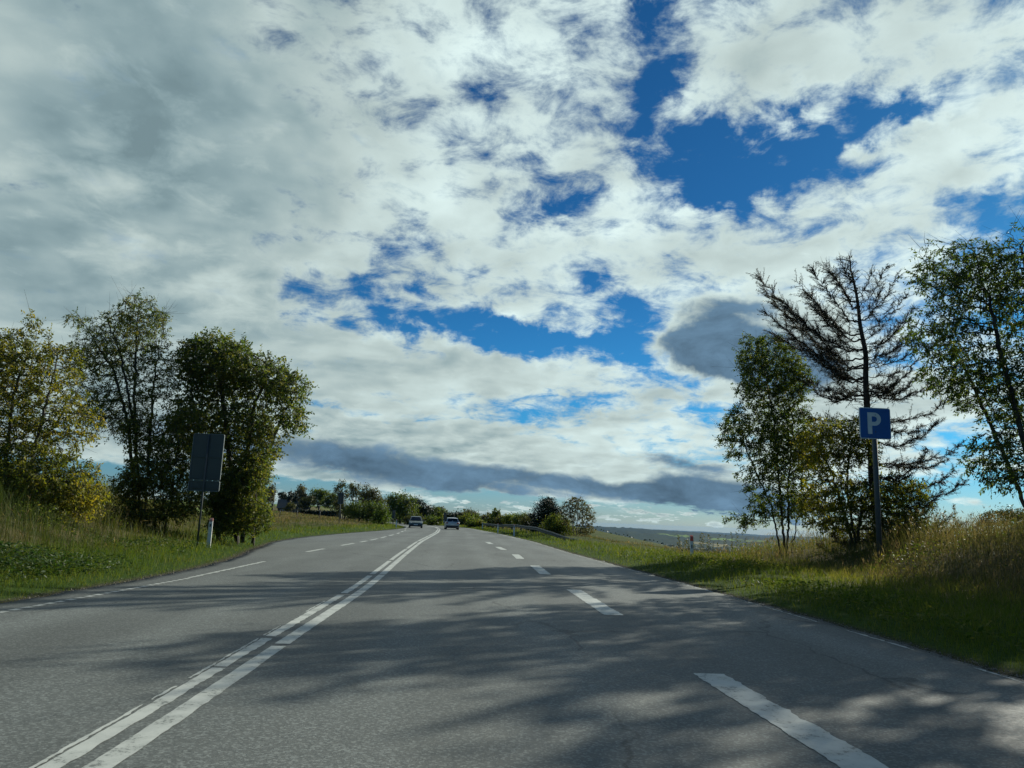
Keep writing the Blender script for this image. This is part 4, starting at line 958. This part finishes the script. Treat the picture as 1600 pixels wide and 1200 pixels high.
# tall meadow grass on the banks
def tall_h(x, y, r):
    dl, dr = offs(x, y); d = np.maximum(dl, dr); s = sstep(d, 1.8, 5.5)
    c = 0.25 + 0.75 * s * (0.55 + 0.9 * (fbm(x * .45 + 3, y * .45 + 5, 4)))
    c = c * np.where(dr > 0, (0.95 - 0.72 * sstep(y, 32, 40)) * (0.26 + 0.74 * sstep(dr, 5.4, 9)), 0.8 - 0.50 * sstep(y, 42, 58)) * (0.7 + 0.6 * fbm(x * 1.3, y * 1.3 + 40, 2))
    return c * (0.45 + 0.75 * r.rand(len(x)))
def tall_t(x, y, r):
    dl, dr = offs(x, y); d = np.maximum(dl, dr)
    return 0.02 + 0.34 * sstep(d, 2.5, 7) - 0.12 * (dr > 0) * (1 - sstep(dr, 4, 9)) + 1.5 * (fbm(x * .3 + 13, y * .3, 4) - 0.45) + 0.16 * r.normal(size=len(x))
dt = lambda y: float(np.clip(40000 / (y * y + 30), 5, 360))
x1, y1 = scatter(rg, lambda y: lx(y) - 16 - 0.25 * np.minimum(y, 40), lambda y: lx(y) - 1.7, step_ys, dt)
x2, y2 = scatter(rg, lambda y: rx(y) + 2.4 - 0.8 * sstep(y, 40, 60), lambda y: rx(y) + 15 + 0.2 * np.minimum(y, 40), step_ys, dt)
def thin(x, y):   # ragged front of the tall growth
    dl, dr = offs(x, y); d = np.maximum(dl, dr)
    return rg.rand(len(x)) < sstep(d, 1.2, 3.4 + 1.6 * (fbm(x * .5, y * .5, 3) - .5))
for i, (a, b) in enumerate(((x1, y1), (x2, y2))):
    if i: x2k = (b > 40) | (rg.rand(len(a)) < sstep(a - rx(b), 3.5, 6.5)); a, b = a[x2k], b[x2k]
    k = thin(a, b); o, tp, tn = grass('meadow_grass', 0, (a[k], b[k]), tall_h, tall_t, GRASS_D, wk=0.00044, lean=0.38, seed=11 + i)
    # feathery seed heads on the taller stems
    r = np.random.RandomState(90 + i); s = (tn > 0.42) & (r.rand(len(tn)) < 0.16); C = tp[s]; m = len(C)
    q = 3; C = np.repeat(C, q, 0) + r.normal(size=(m * q, 3)) * [.015, .015, .03]; D = r.normal(size=(m * q, 3)) * .5 + [0, 0, 1.0]
    dist = np.hypot(C[:, 0], C[:, 1]); V, F, t2 = leaf_quads(C - [0, 0, .08], D, r.normal(size=(m * q, 3)), 0.10 + .10 * r.rand(m * q), np.maximum(.012, dist * .0006), np.clip(.5 + .25 * r.normal(size=m * q), 0, 1))
    tag(arrays('seed_heads', V, [F], REED, attrs={'tone': t2}), kind='stuff')
# dark green nettles and broad weeds in the foot of the left bank, lighter ones on the right
def weeds(name, patches, mt, seed, leaf=0.07, tone=(.4, .25)):
    r = np.random.RandomState(seed); Vs = []; Fs = []; Ts = []; k = 0
    for (px_, py_, sx, sy, hh, n) in patches:
        x = px_ + r.normal(size=n) * sx; y = py_ + r.normal(size=n) * sy
        dl, dr = offs(x, y); ok = np.maximum(dl, dr) > 0.9; x, y = x[ok], y[ok]; n = len(x)
        top = hh * np.exp(-((x - px_) / sx / 2) ** 2 - ((y - py_) / sy / 2) ** 2) * (0.55 + 0.6 * fbm(x * 1.5, y * 1.5, 3)) + .08
        z = height(x, y) + top * r.rand(n) ** 0.6
        C = np.stack([x, y, z], 1); D = r.normal(size=(n, 3)); D[:, 2] = np.abs(D[:, 2]) * .4
        V, F, t_ = leaf_quads(C, D, r.normal(size=(n, 3)) + [0, 0, .7], leaf * (.6 + .9 * r.rand(n)) * 1.3, leaf * .55 * (.6 + .8 * r.rand(n)), np.clip(tone[0] + tone[1] * r.normal(size=n), 0, 1))
        Vs.append(V); Fs.append(F + k); Ts.append(t_); k += len(V)
    tag(arrays(name, np.vstack(Vs), [np.vstack(Fs)], mt, attrs={'tone': np.concatenate(Ts)}), kind='stuff')
def P_(px_, py_, dy=0):
    d = ray(px_, py_); t = (0.35 - EYE) / d.z; return (d.x * t, d.y * t)
W = []
for a, b, n, hh in ((10, 868, 3200, .55), (60, 872, 2600, .5), (120, 876, 2600, .45), (155, 868, 1500, .4), (210, 850, 1200, .35), (-60, 870, 2600, .6), (270, 845, 900, .3)):
    q = P_(a, b); W.append((q[0], q[1], .75, .9, hh * .75, int(n * .55)))
weeds('nettles', W, WEEDS, 5, .055, (.62, .28))
W = []
for a, b, n in ((1130, 868, 900), (1160, 880, 900), (1230, 905, 900), (1300, 925, 1000), (1380, 950, 1100), (1470, 985, 1300), (1540, 1000, 1300), (1060, 868, 600), (1010, 862, 500)):
    q = P_(a, b); W.append((q[0], q[1], .8, 1.0, .22, n))
weeds('low_weeds', W, GRASS_G, 6, .06, (.45, .25))
W = []
rw = np.random.RandomState(31)
for k in range(120):
    yy = 9 + 42 * rw.rand() ** 1.2; sgn = rw.rand() < .5; d_ = 4.5 + 9 * rw.rand()
    xx = lx(yy) - d_ if sgn else rx(yy) + d_ + 1.5
    if not sgn and yy > 36: continue
    W.append((float(xx), float(yy), .35 + .5 * rw.rand(), .35 + .5 * rw.rand(), .5 + .6 * rw.rand(), 420))
weeds('meadow_weeds', W, LEAF_MID, 16, .055, (.45, .3))
# gravel and crumbs along the asphalt edges
def gravel():
    r = np.random.RandomState(55); n = 9000; y = 4 + 38 * r.rand(n) ** 1.4; side = r.rand(n) < .4
    d_ = np.abs(r.normal(size=n)) * .16 - .10
    x = np.where(side, lx(y) - d_, rx(y) + d_); s_ = .004 + .010 * r.rand(n) ** 3
    z = np.where(d_ < 0.12, .002, height(x, y) + .004)
    T = np.array([[1, 0, -.4], [-.5, .87, -.4], [-.5, -.87, -.4], [0, 0, .9]])
    a = r.rand(n) * 6.28; c, q = np.cos(a)[:, None], np.sin(a)[:, None]; k = T[None] * (s_[:, None, None] * (.6 + .8 * r.rand(n, 4, 1)))
    V = np.stack([x[:, None] + k[..., 0] * c - k[..., 1] * q, y[:, None] + k[..., 0] * q + k[..., 1] * c, z[:, None] + k[..., 2] + .4 * s_[:, None]], -1).reshape(-1, 3)
    F = (np.arange(n)[:, None, None] * 4 + np.array([[0, 1, 3], [1, 2, 3], [2, 0, 3], [0, 2, 1]])[None]).reshape(-1, 3)
    tag(arrays('gravel', V, [F], simple('gravel', (.17, .155, .13), .9, 0, .4, 30)), kind='stuff')
gravel()
# young shoots and tall weeds along the crest on the right
def stalks(name, label, cat, x, y, h, n, seed, lm, group=None):
    r = np.random.RandomState(seed); t = thing(name, label, cat, (x, y, hz(x, y) - .05), 0, group)
    A = []; B = []; C = []; D = []
    for i in range(n):
        p = np.array([r.normal() * .22, r.normal() * .22, 0]); hh = h * (.6 + .5 * r.rand()); e = p + [r.normal() * .12, r.normal() * .12, hh]
        A.append(p); B.append(e)
        for s in np.linspace(.15, 1, int(hh * 26)): C.append(p + (e - p) * s); D.append([r.normal(), r.normal(), .5])
    V, F = tubes(np.array(A), np.array(B), np.full(n, .008), np.full(n, .003), 4); arrays('stem', V, [F], M_BARK, t)
    C = np.array(C); m = len(C); V, F, tn = leaf_quads(C, np.array(D), r.normal(size=(m, 3)) + [0, 0, 1], np.full(m, .10), np.full(m, .045), np.clip(.5 + .25 * r.normal(size=m), 0, 1))
    arrays('leaves', V, [F], lm, t, {'tone': tn})
STK = ((1076, 36, .85, 5, 'leafy weed clump right behind the marker post on the right verge'), (1104, 35, 1.05, 4, 'tallest weed clump on the crest right of the marker post'), (1122, 35.5, .85, 4, 'weed clump halfway between marker post and slender tree'),
       (1062, 36, .7, 5, 'low weed clump left of the right marker post'), (1140, 35, .95, 5, 'weed clump left of the foot of the slender tree'), (1470, 24, 1.5, 6, 'weed clump on the bank between parking sign and ash tree'), (1430, 25, 1.35, 6, 'weed clump on the bank just right of the parking sign'))
for i, (a, Y, h, n, lab) in enumerate(STK):
    q = at(a, 850, Y); stalks('weed_clump', lab, 'weed', q.x, Y, h, n, 200 + i, LEAF_OLIVE, 'tall weed clumps along the right crest')

# ------------------------------------------------------------------ signs, posts, guardrail
M_STEEL = simple('galvanised_steel', (0.06, 0.07, 0.07), 0.65, 0.15, .15, 6)
M_BACK = simple('sign_back', (0.055, 0.066, 0.062), 0.7, 0.0, .12, 2)
M_RIM = simple('sign_rim', (0.13, 0.15, 0.15), 0.5, 0.3, .1, 5)
M_BLUE = simple('sign_blue', (0.004, 0.085, 0.30), 0.40, 0, .08, 3)
M_WHITE = simple('sign_white', (0.62, 0.63, 0.60), 0.45, 0, .06, 6)
M_POST = simple('post_white', (0.66, 0.66, 0.62), 0.6, 0, .12, 7)
M_REFL = simple('post_red', (0.60, 0.075, 0.035), 0.35, 0, .10, 9)
M_PALE = simple('post_cap', (0.50, 0.24, 0.20), 0.5, 0, .15, 9)
M_WOODP = simple('weathered_wood', (0.13, 0.11, 0.085), 0.9, 0, .25, 10, .4)
def rrect(w, h, r, n=5, cx_=0, cy_=0):
    o = []
    for sx, sy, a0 in ((1, -1, -90), (1, 1, 0), (-1, 1, 90), (-1, -1, 180)):
        for k in range(n + 1):
            a = R_(a0 + 90 * k / n); o.append((cx_ + sx * (w / 2 - r) + r * math.cos(a), cy_ + sy * (h / 2 - r) + r * math.sin(a)))
    return o
FACE = Matrix(((1, 0, 0, 0), (0, 0, -1, 0), (0, 1, 0, 0), (0, 0, 0, 1)))   # local xy -> world xz, thickness towards -y (the driver)
# parking sign
def parking_sign():
    x, y = 11.79, 24.4; g = hz(x, y)
    t = thing('parking_sign', 'blue square parking sign with white P on a grey post', 'sign', (x, y, g), R_(3))
    b = MB(); b.tube([(0, 0.085, -.3), (0, 0.085, 5.35 - g)], .082, 16); b.build('post', M_STEEL, t, True)
    T = lambda z: Matrix.Translation((0, 0, z - g)) @ FACE
    b = MB(); b.prism(rrect(1.04, 1.02, .07), -.018, .0, T(4.90)); b.build('rim', M_WHITE, t)
    b = MB(); b.prism(rrect(.985, .965, .05), .001, .010, T(4.90)); p = b.build('panel', M_BLUE, t)
    # letter P: stem, bowl ring
    b = MB(); W, Hh, s = .45, .70, .145
    x0 = -W / 2 - .03; y0 = -Hh / 2; r1 = .215; cyb = Hh / 2 - r1; xb = x0 + W - r1
    out = [(x0, y0), (x0 + s, y0), (x0 + s, y0 + .26)]
    n = 14
    lower = [(xb + r1 * math.sin(a), cyb - r1 * math.cos(a)) for a in np.linspace(0, math.pi, n)]
    inner = [(xb - .01 + (r1 - s * .87) * math.sin(a), cyb - (r1 - s * .87) * math.cos(a)) for a in np.linspace(0, math.pi, n)]
    M = T(4.90); zf = .0115; zb = .0102
    def quadstrip(pa, pb):
        for i in range(len(pa) - 1):
            f = [pa[i], pa[i + 1], pb[i + 1], pb[i]]; b.prism(f, zb, zf, M)
    b.prism([(x0, y0), (x0 + s, y0), (x0 + s, Hh / 2), (x0, Hh / 2)], zb, zf, M)
    b.prism([(x0 + s, cyb + r1 - s * .87), (xb, cyb + r1 - s * .87), (xb, Hh / 2), (x0 + s, Hh / 2)], zb, zf, M)
    b.prism([(x0 + s, cyb - r1), (xb, cyb - r1), (xb, cyb - r1 + s * .87), (x0 + s, cyb - r1 + s * .87)], zb, zf, M)
    quadstrip(lower, inner)
    b.build('letter', M_WHITE, p)
    for z in (4.62, 5.18):
        b = MB(); b.box((0, .06, z - g), (.5, .04, .04)); b.tube([(0, .085, z - g - .03), (0, .085, z - g + .03)], .098, 14); b.build('bracket', M_STEEL, t)
parking_sign()
# backs of signs turned to the other direction
def sign_back(label, x, y, z0, z1, w, split=None, pr=.032, rz=0, cat='sign', gr=None):
    g = hz(x, y); t = thing('traffic_sign', label, cat, (x, y, g), rz, gr)
    b = MB(); b.tube([(0, 0, -.3), (0, 0, z1 - g - .02)], pr, 12); b.build('post', M_STEEL, t, True)
    secs = [(z0, z1)] if split is None else [(z0, split - .012), (split + .012, z1)]
    for a, c in secs:
        h = c - a; M = Matrix.Translation((0, pr, (a + c) / 2 - g)) @ FACE
        b = MB(); b.prism(rrect(w, h, min(.05, h * .2)), -.014, -.002, M); p = b.build('panel', M_BACK, t)
        # raised edge all round, open towards the driver
        b = MB(); o = rrect(w + .02, h + .006 if split else h + .02, min(.055, h * .2)); i = rrect(w - .02, h - .03, min(.04, h * .2)); n = len(o)
        for k in range(n):
            q = (k + 1) % n; b.prism([o[k], o[q], i[q], i[k]], -.018, .022, M)
        b.build('rim', M_RIM, p)
    return t, g
t, g = sign_back('back of a tall two-part traffic sign on a thin post, left verge by the trees', -10.2, 25.8, 1.94, 3.87, 1.03, 2.30)
for z in (3.08, 2.36, 2.05):
    b = MB(); b.box((0, .012, z - g), (.99, .03, .022)); b.build('crossbar', M_BACK, t)
q = at(529, 826, 74.4)
sign_back('back of a narrow traffic sign on a tall dark post beside the far left verge', q.x, 74.4, 2.35, 3.40, .52, None, .04)
q = at(614, 818, 108)
sign_back('small distant traffic sign at the left road edge before the bend', q.x, 108, 1.1, 2.2, .38, None, .05)
q = at(694.5, 820, 118)
sign_back('slim dark traffic sign standing just left of the silver car', -6.2 - 4.0 if False else q.x, 118, .7, 2.25, .36, None, .05)
# white marker posts
def marker(label, x, y, h=1.0, rz=0, kind=0, gr='white marker posts along the road'):
    g = hz(x, y); t = thing('marker_post', label, 'post', (x, y, g), rz, gr)
    def ring(z, w, d, tilt=0): return [(1.12 * w * a, d * c, z + tilt * c) for a, c in ((-.5, -.35), (-.3, -.5), (.3, -.5), (.5, -.35), (.35, .5), (-.35, .5))]
    b = MB(); b.loft([ring(-.2, .125, .10), ring(h * .80, .115, .09), ring(h - g, .105, .085, .05)]); b.build('body', M_POST, t)
    if kind == 1:
        b = MB(); b.loft([ring(h * .80 - g, .123, .099), ring(h - g + .008, .113, .093, .05)]); b.build('reflector_band', M_REFL, t)
        b = MB(); b.box((0, -.052, h * .58 - g), (.045, .012, .15), bev=.003); b.build('reflector', M_STEEL, t)
    else:
        b = MB(); b.loft([ring(h - .06 - g, .113, .092, .05), ring(h - g + .014, .109, .089, .05)]); b.build('cap', M_PALE, t)
        b = MB(); b.box((0, -.052, h * .80 - g), (.05, .010, .10), bev=.003); b.build('reflector', M_STEEL, t)
marker('white marker post with pale red cap next to the two-part sign on the left verge', -9.93, 26.1, 1.03)
marker('white marker post with bright red top on the right verge', 7.67, 32.1, 1.02, 0, 1)
marker('nearer of the two white marker posts at the guardrail', .70, 70, 1.02)
marker('farther of the two white marker posts at the guardrail', -.93, 85, .98)
q = at(738, 826, 112); marker('tiny far marker post at the far end of the guardrail', rx(112) + 1.3, 112, 1.0)
q = at(617, 826, 96); marker('small far marker post on the grass by the left edge before the bend', float(lx(92)) - .8, 92, 1.0)
# guardrail along the right verge
def guardrail():
    ys = np.concatenate([np.arange(57, 66, 1.0), np.arange(66, 122, 2.0)]); xs = rx(ys) + 2.3 + 1.3 * (1 - sstep(ys, 57, 70))
    g0 = hz(xs[0], ys[0]); t = thing('guardrail', 'grey steel guardrail rising out of the grass on the right verge', 'guardrail', (xs[0], ys[0], g0))
    zt = np.array([hz(a, b_) for a, b_ in zip(xs, ys)]) + .04 + .62 * sstep(ys, 57, 69)
    prof = [(0, -.155), (.03, -.15), (.075, -.10), (.075, -.06), (.0, -.02), (.0, .02), (.075, .06), (.075, .10), (.03, .15), (0, .155), (-.012, .14), (.06, .085), (-.015, .0), (.06, -.085), (-.012, -.14)]
    b = MB(); rings = []
    for i in range(len(ys)):
        s = (xs[min(i + 1, len(ys) - 1)] - xs[max(i - 1, 0)]) / (ys[min(i + 1, len(ys) - 1)] - ys[max(i - 1, 0)]); nx, ny = -1 / math.hypot(1, s), s / math.hypot(1, s)
        rings.append([(xs[i] - xs[0] + nx * u, ys[i] - ys[0] + ny * u, zt[i] - g0 + v) for u, v in prof])
    b.loft(rings); b.build('beam', M_STEEL, t)
    for yy in np.arange(61, 121, 4.0):
        x = float(np.interp(yy, ys, xs)); z = float(np.interp(yy, ys, zt)) - g0
        b = MB(); X, Yy = x - xs[0] + .09, yy - ys[0]
        b.box((X, Yy, (z - .5) / 2 + .05), (.05, .10, z + .55)); b.box((X - .05, Yy, z), (.06, .06, .12)); b.build('post', M_STEEL, t)
guardrail()
# fence posts in the field
i = 0
for a, zt_, lab in ((438.5, 791, 'leftmost grey fence post at the near edge of the green field'), (465, 794, 'pale short fence post below the lone field bush'), (500.5, 796, 'dark fence post in the middle of the field edge'), (411, 789, 'fence post half hidden beside the dense roadside tree'), (536, 798, 'fence post beside the tall far sign')):
    Y = 112; q = at(a, zt_, Y); g = hz(q.x, Y); t = thing('fence_post', lab, 'post', (q.x, Y, g), 0, 'fence posts along the field edge')
    b = MB(); b.tube([(0, 0, -.3), (.01, 0, .6), (0, .01, 1.25)], [.08, .075, .07], 8); b.build('stake', M_WOODP, t)
    b = MB(); b.box((.06, -.06, .95), (.05, .03, .10), bev=.005); b.build('insulator', M_WHITE, t); i += 1
# far house between the trees
def house():
    M_ROOF = simple('roof_grey', (0.085, 0.088, 0.085), .8, 0, .12, 3); M_WALL = simple('wall_pale', (.05, .048, .045), .9, 0, .1, 2); M_GL = simple('window_dark', (.02, .025, .03), .15, 0, .05, 2); M_CH = simple('chimney_brick', (.22, .09, .06), .9)
    q = at(437, 788, 243); x, y = q.x, 258; g = hz(x, y)
    t = thing('house', 'small house with a grey pitched roof half hidden among the far trees', 'house', (x, y, g), R_(12))
    W, D, Hh, Rf = 9.0, 6.5, 2.3, 2.6
    b = MB(); b.prism([(-W / 2, 0), (W / 2, 0), (W / 2, Hh), (-W / 2, Hh)], -D / 2, D / 2, FACE); b.build('wall', M_WALL, t)
    b = MB(); b.prism([(-D / 2, Hh + .003), (D / 2, Hh + .003), (0, Hh + Rf - .1)], -W / 2, W / 2, Matrix(((0, 0, 1, 0), (1, 0, 0, 0), (0, 1, 0, 0), (0, 0, 0, 1)))); b.build('gable', M_WALL, t)
    b = MB(); s = math.atan2(Rf, D / 2 + .0); Ls = math.hypot(Rf, D / 2) + .5
    for sg in (-1, 1): b.box((0, sg * (D / 4 + .12), Hh + Rf / 2 + .03), (W + .8, Ls, .14), Matrix.Rotation(-sg * s, 3, 'X'))
    r = b.build('roof', M_ROOF, t)
    b = MB(); b.box((1.6, 0, Hh + Rf + .35), (.6, .6, 1.1)); b.box((1.6, 0, Hh + Rf + .93), (.72, .72, .1)); b.build('chimney', M_CH, r)
    for xx in (-3, -1, 2.8):
        b = MB(); b.box((xx, -D / 2 - .02, 1.35), (1.1, .06, 1.1)); w = b.build('window', M_POST, t)
        b = MB(); b.box((xx - .26, -D / 2 - .055, 1.35), (.44, .02, .94)); b.box((xx + .26, -D / 2 - .055, 1.35), (.44, .02, .94)); b.build('pane', M_GL, w)
    b = MB(); b.box((.9, -D / 2 - .03, 1.0), (.9, .06, 2.0)); b.build('door', M_WOODP, t)
house()

# ------------------------------------------------------------------ cars
def car(name, label, x, y, rz, paint, rear, hatch=True):
    t = thing(name, label, 'car', (x, y, 0.0), rz)
    gl = simple('car_glass', (.012, .016, .018), .06, 0, .02); tr = simple('tyre', (.015, .015, .015), .85); al = simple('alloy', (.35, .35, .36), .35, .8)
    dk = simple('car_trim', (.02, .02, .022), .5); lr = simple('lamp_red', (.30, .012, .01), .2); lw = simple('lamp_clear', (.55, .56, .55), .12)
    W = 1.76; L = 4.25
    # side profile (y forward, z up) : rear at -L/2 ; section widths shrink upwards
    prof = [(-2.08, .30), (-2.12, .55), (-2.10, .86), (-1.98, .96), (1.05, .93), (1.75, .80), (2.05, .66), (2.12, .45), (2.08, .24), (1.7, .18), (-1.7, .18)]
    b = MB(); rings = []
    for u in (-1, -.93, -.78, -.4, 0, .4, .78, .93, 1):
        k = 1 - .10 * abs(u) ** 4; xx = u * W / 2 * (1 if abs(u) < 1 else .985)
        rings.append([(xx, a * (1 - .035 * u * u), .18 + (c - .18) * (1 if abs(u) < .9 else (.97 if abs(u) < .98 else .90))) for a, c in prof])
    b.loft(rings); body = b.build('body', paint, t, True)
    for p in body.data.polygons: p.use_smooth = True
    m = body.modifiers.new('edges', 'EDGE_SPLIT'); m.split_angle = R_(38)
    # greenhouse
    cab = [(-1.98, .945), (-1.62, 1.40), (-1.25, 1.47), (-.2, 1.50), (.35, 1.44), (1.15, .925)]
    b = MB(); rings = []
    for u in (-1, -.9, -.6, 0, .6, .9, 1):
        rings.append([(u * (W / 2 - .07 - .17 * (c - .93) / .57), a * (1 - .03 * u * u), c - (.06 * abs(u) ** 6 * (c > 1.2))) for a, c in cab])
    b.loft(rings); cb = b.build('cabin', paint, t, True); m = cb.modifiers.new('edges', 'EDGE_SPLIT'); m.split_angle = R_(30)
    def pane(nm, pts, thick, mt, par):
        P4 = [Vector(p) for p in pts]; n = (P4[1] - P4[0]).cross(P4[2] - P4[1]).normalized()
        b = MB(); a = [b.bm.verts.new(p + n * .012) for p in P4]; c = [b.bm.verts.new(p - n * thick) for p in P4]; k = len(a)
        b.bm.faces.new(a); b.bm.faces.new(c[::-1])
        for i in range(k): b.bm.faces.new((a[i], c[i], c[(i + 1) % k], a[(i + 1) % k]))
        return b.build(nm, mt, par)
    pane('rear_window', [(-.66, -1.925, .99), (.66, -1.925, .99), (.56, -1.635, 1.37), (-.56, -1.635, 1.37)], .02, gl, cb)
    pane('windscreen', [(.68, 1.09, .965), (-.68, 1.09, .965), (-.58, .42, 1.39), (.58, .42, 1.39)], .02, gl, cb)
    for s in (-1, 1):
        pane('side_window', [(s * .822, -1.72, .99), (s * .822, .98, .98), (s * .70, .30, 1.385), (s * .70, -1.45, 1.385)][::s], .02, gl, cb)
        bb = MB(); bb.box((s * .97, .80, .98), (.17, .10, .13), bev=.03); bb.build('mirror', paint, t)
        bb = MB(); bb.box((s * .69, -2.06, .80), (.26, .10, .15), bev=.02); bb.build('tail_light', lr, t)
        bb = MB(); bb.box((s * .66, 1.96, .66), (.30, .16, .13), bev=.03); bb.build('headlight', lw, t)
        for yy in (-1.32, 1.28):
            bb = MB(); bb.tube([(s * .66, yy, .31), (s * .87, yy, .31)], .31, 22); w = bb.build('wheel', tr, t, False)
            bb = MB(); bb.tube([(s * .862, yy, .31), (s * .876, yy, .31)], .20, 18); bb.build('rim', al, w)
    b = MB(); b.box((0, -2.08, .40), (1.55, .10, .20), bev=.03); b.build('rear_bumper', dk, t)
    b = MB(); b.box((0, 2.06, .36), (1.45, .12, .18), bev=.03); b.build('front_bumper', dk, t)
    b = MB(); b.box((0, -2.135, .62), (.50, .015, .11)); b.build('number_plate', M_WHITE, t)
    b = MB(); b.box((0, 2.13, .42), (.50, .015, .11)); b.build('number_plate', M_WHITE, t)
def carpaint(nm, c, me):
    m, g = mat(nm); p = g.n('ShaderNodeBsdfPrincipled', i_Base_Color=rgb(*c), i_Roughness=.35, i_Metallic=me); p.inputs['Coat Weight'].default_value = .25; p.inputs['Coat Roughness'].default_value = .12
    g.n('ShaderNodeOutputMaterial', i_Surface=p.outputs[0]); return m
q = at(705, 827, 100)
car('silver_car', 'light silver hatchback driving away in the right lane, seen from behind', -7.05, 99.5, R_(7), carpaint('paint_silver', (.42, .43, .43), .5), True)
car('green_car', 'dark green-grey car coming towards the camera in the left lane', -11.9, 101.5, R_(187), carpaint('paint_green', (.055, .080, .076), .1), False)

# woods and hedgerows far down in the valley
def woods():
    r = np.random.RandomState(8); C = []; S = []
    for k in range(70):
        a = R_(3 + 26 * r.rand()); d = 700 + 2600 * r.rand(); n = 60
        ln = 60 + 180 * r.rand(); th = r.normal() * .25
        u = (r.rand(n) - .5) * ln; v = r.normal(size=n) * 6
        x = math.sin(a) * d + u * math.cos(th) - v * math.sin(th); y = math.cos(a) * d + u * math.sin(th) + v * math.cos(th)
        z = height(x, y); h = 4 + 5 * r.rand(n)
        for q in range(10): C.append(np.stack([x + r.normal(size=n) * 3, y + r.normal(size=n) * 3, z + h * r.rand(n)], 1)); S.append(np.full(n, 2.0))
    C = np.vstack(C); S = np.concatenate(S); n = len(C)
    V, F, tn = leaf_quads(C, r.normal(size=(n, 3)), r.normal(size=(n, 3)), S, S * .8, np.clip(.4 + .2 * r.normal(size=n), 0, 1))
    tag(arrays('distant_woods', V, [F], LEAF_CONIFER, attrs={'tone': tn}), kind='stuff')
woods()

# ------------------------------------------------------------------ haze
def haze():
    b = MB(); b.box((0, 0, -32), (33000, 33000, 110)); m, g = mat('haze')
    v = g.n('ShaderNodeVolumePrincipled', i_Color=rgb(.18, .50, 1.0), i_Density=HAZE); g.put(v.inputs['Anisotropy'], 0.0)
    g.n('ShaderNodeOutputMaterial', i_Volume=v.outputs[0])
    tag(b.build('haze', m), kind='stuff')
HAZE = 0.00002
haze()
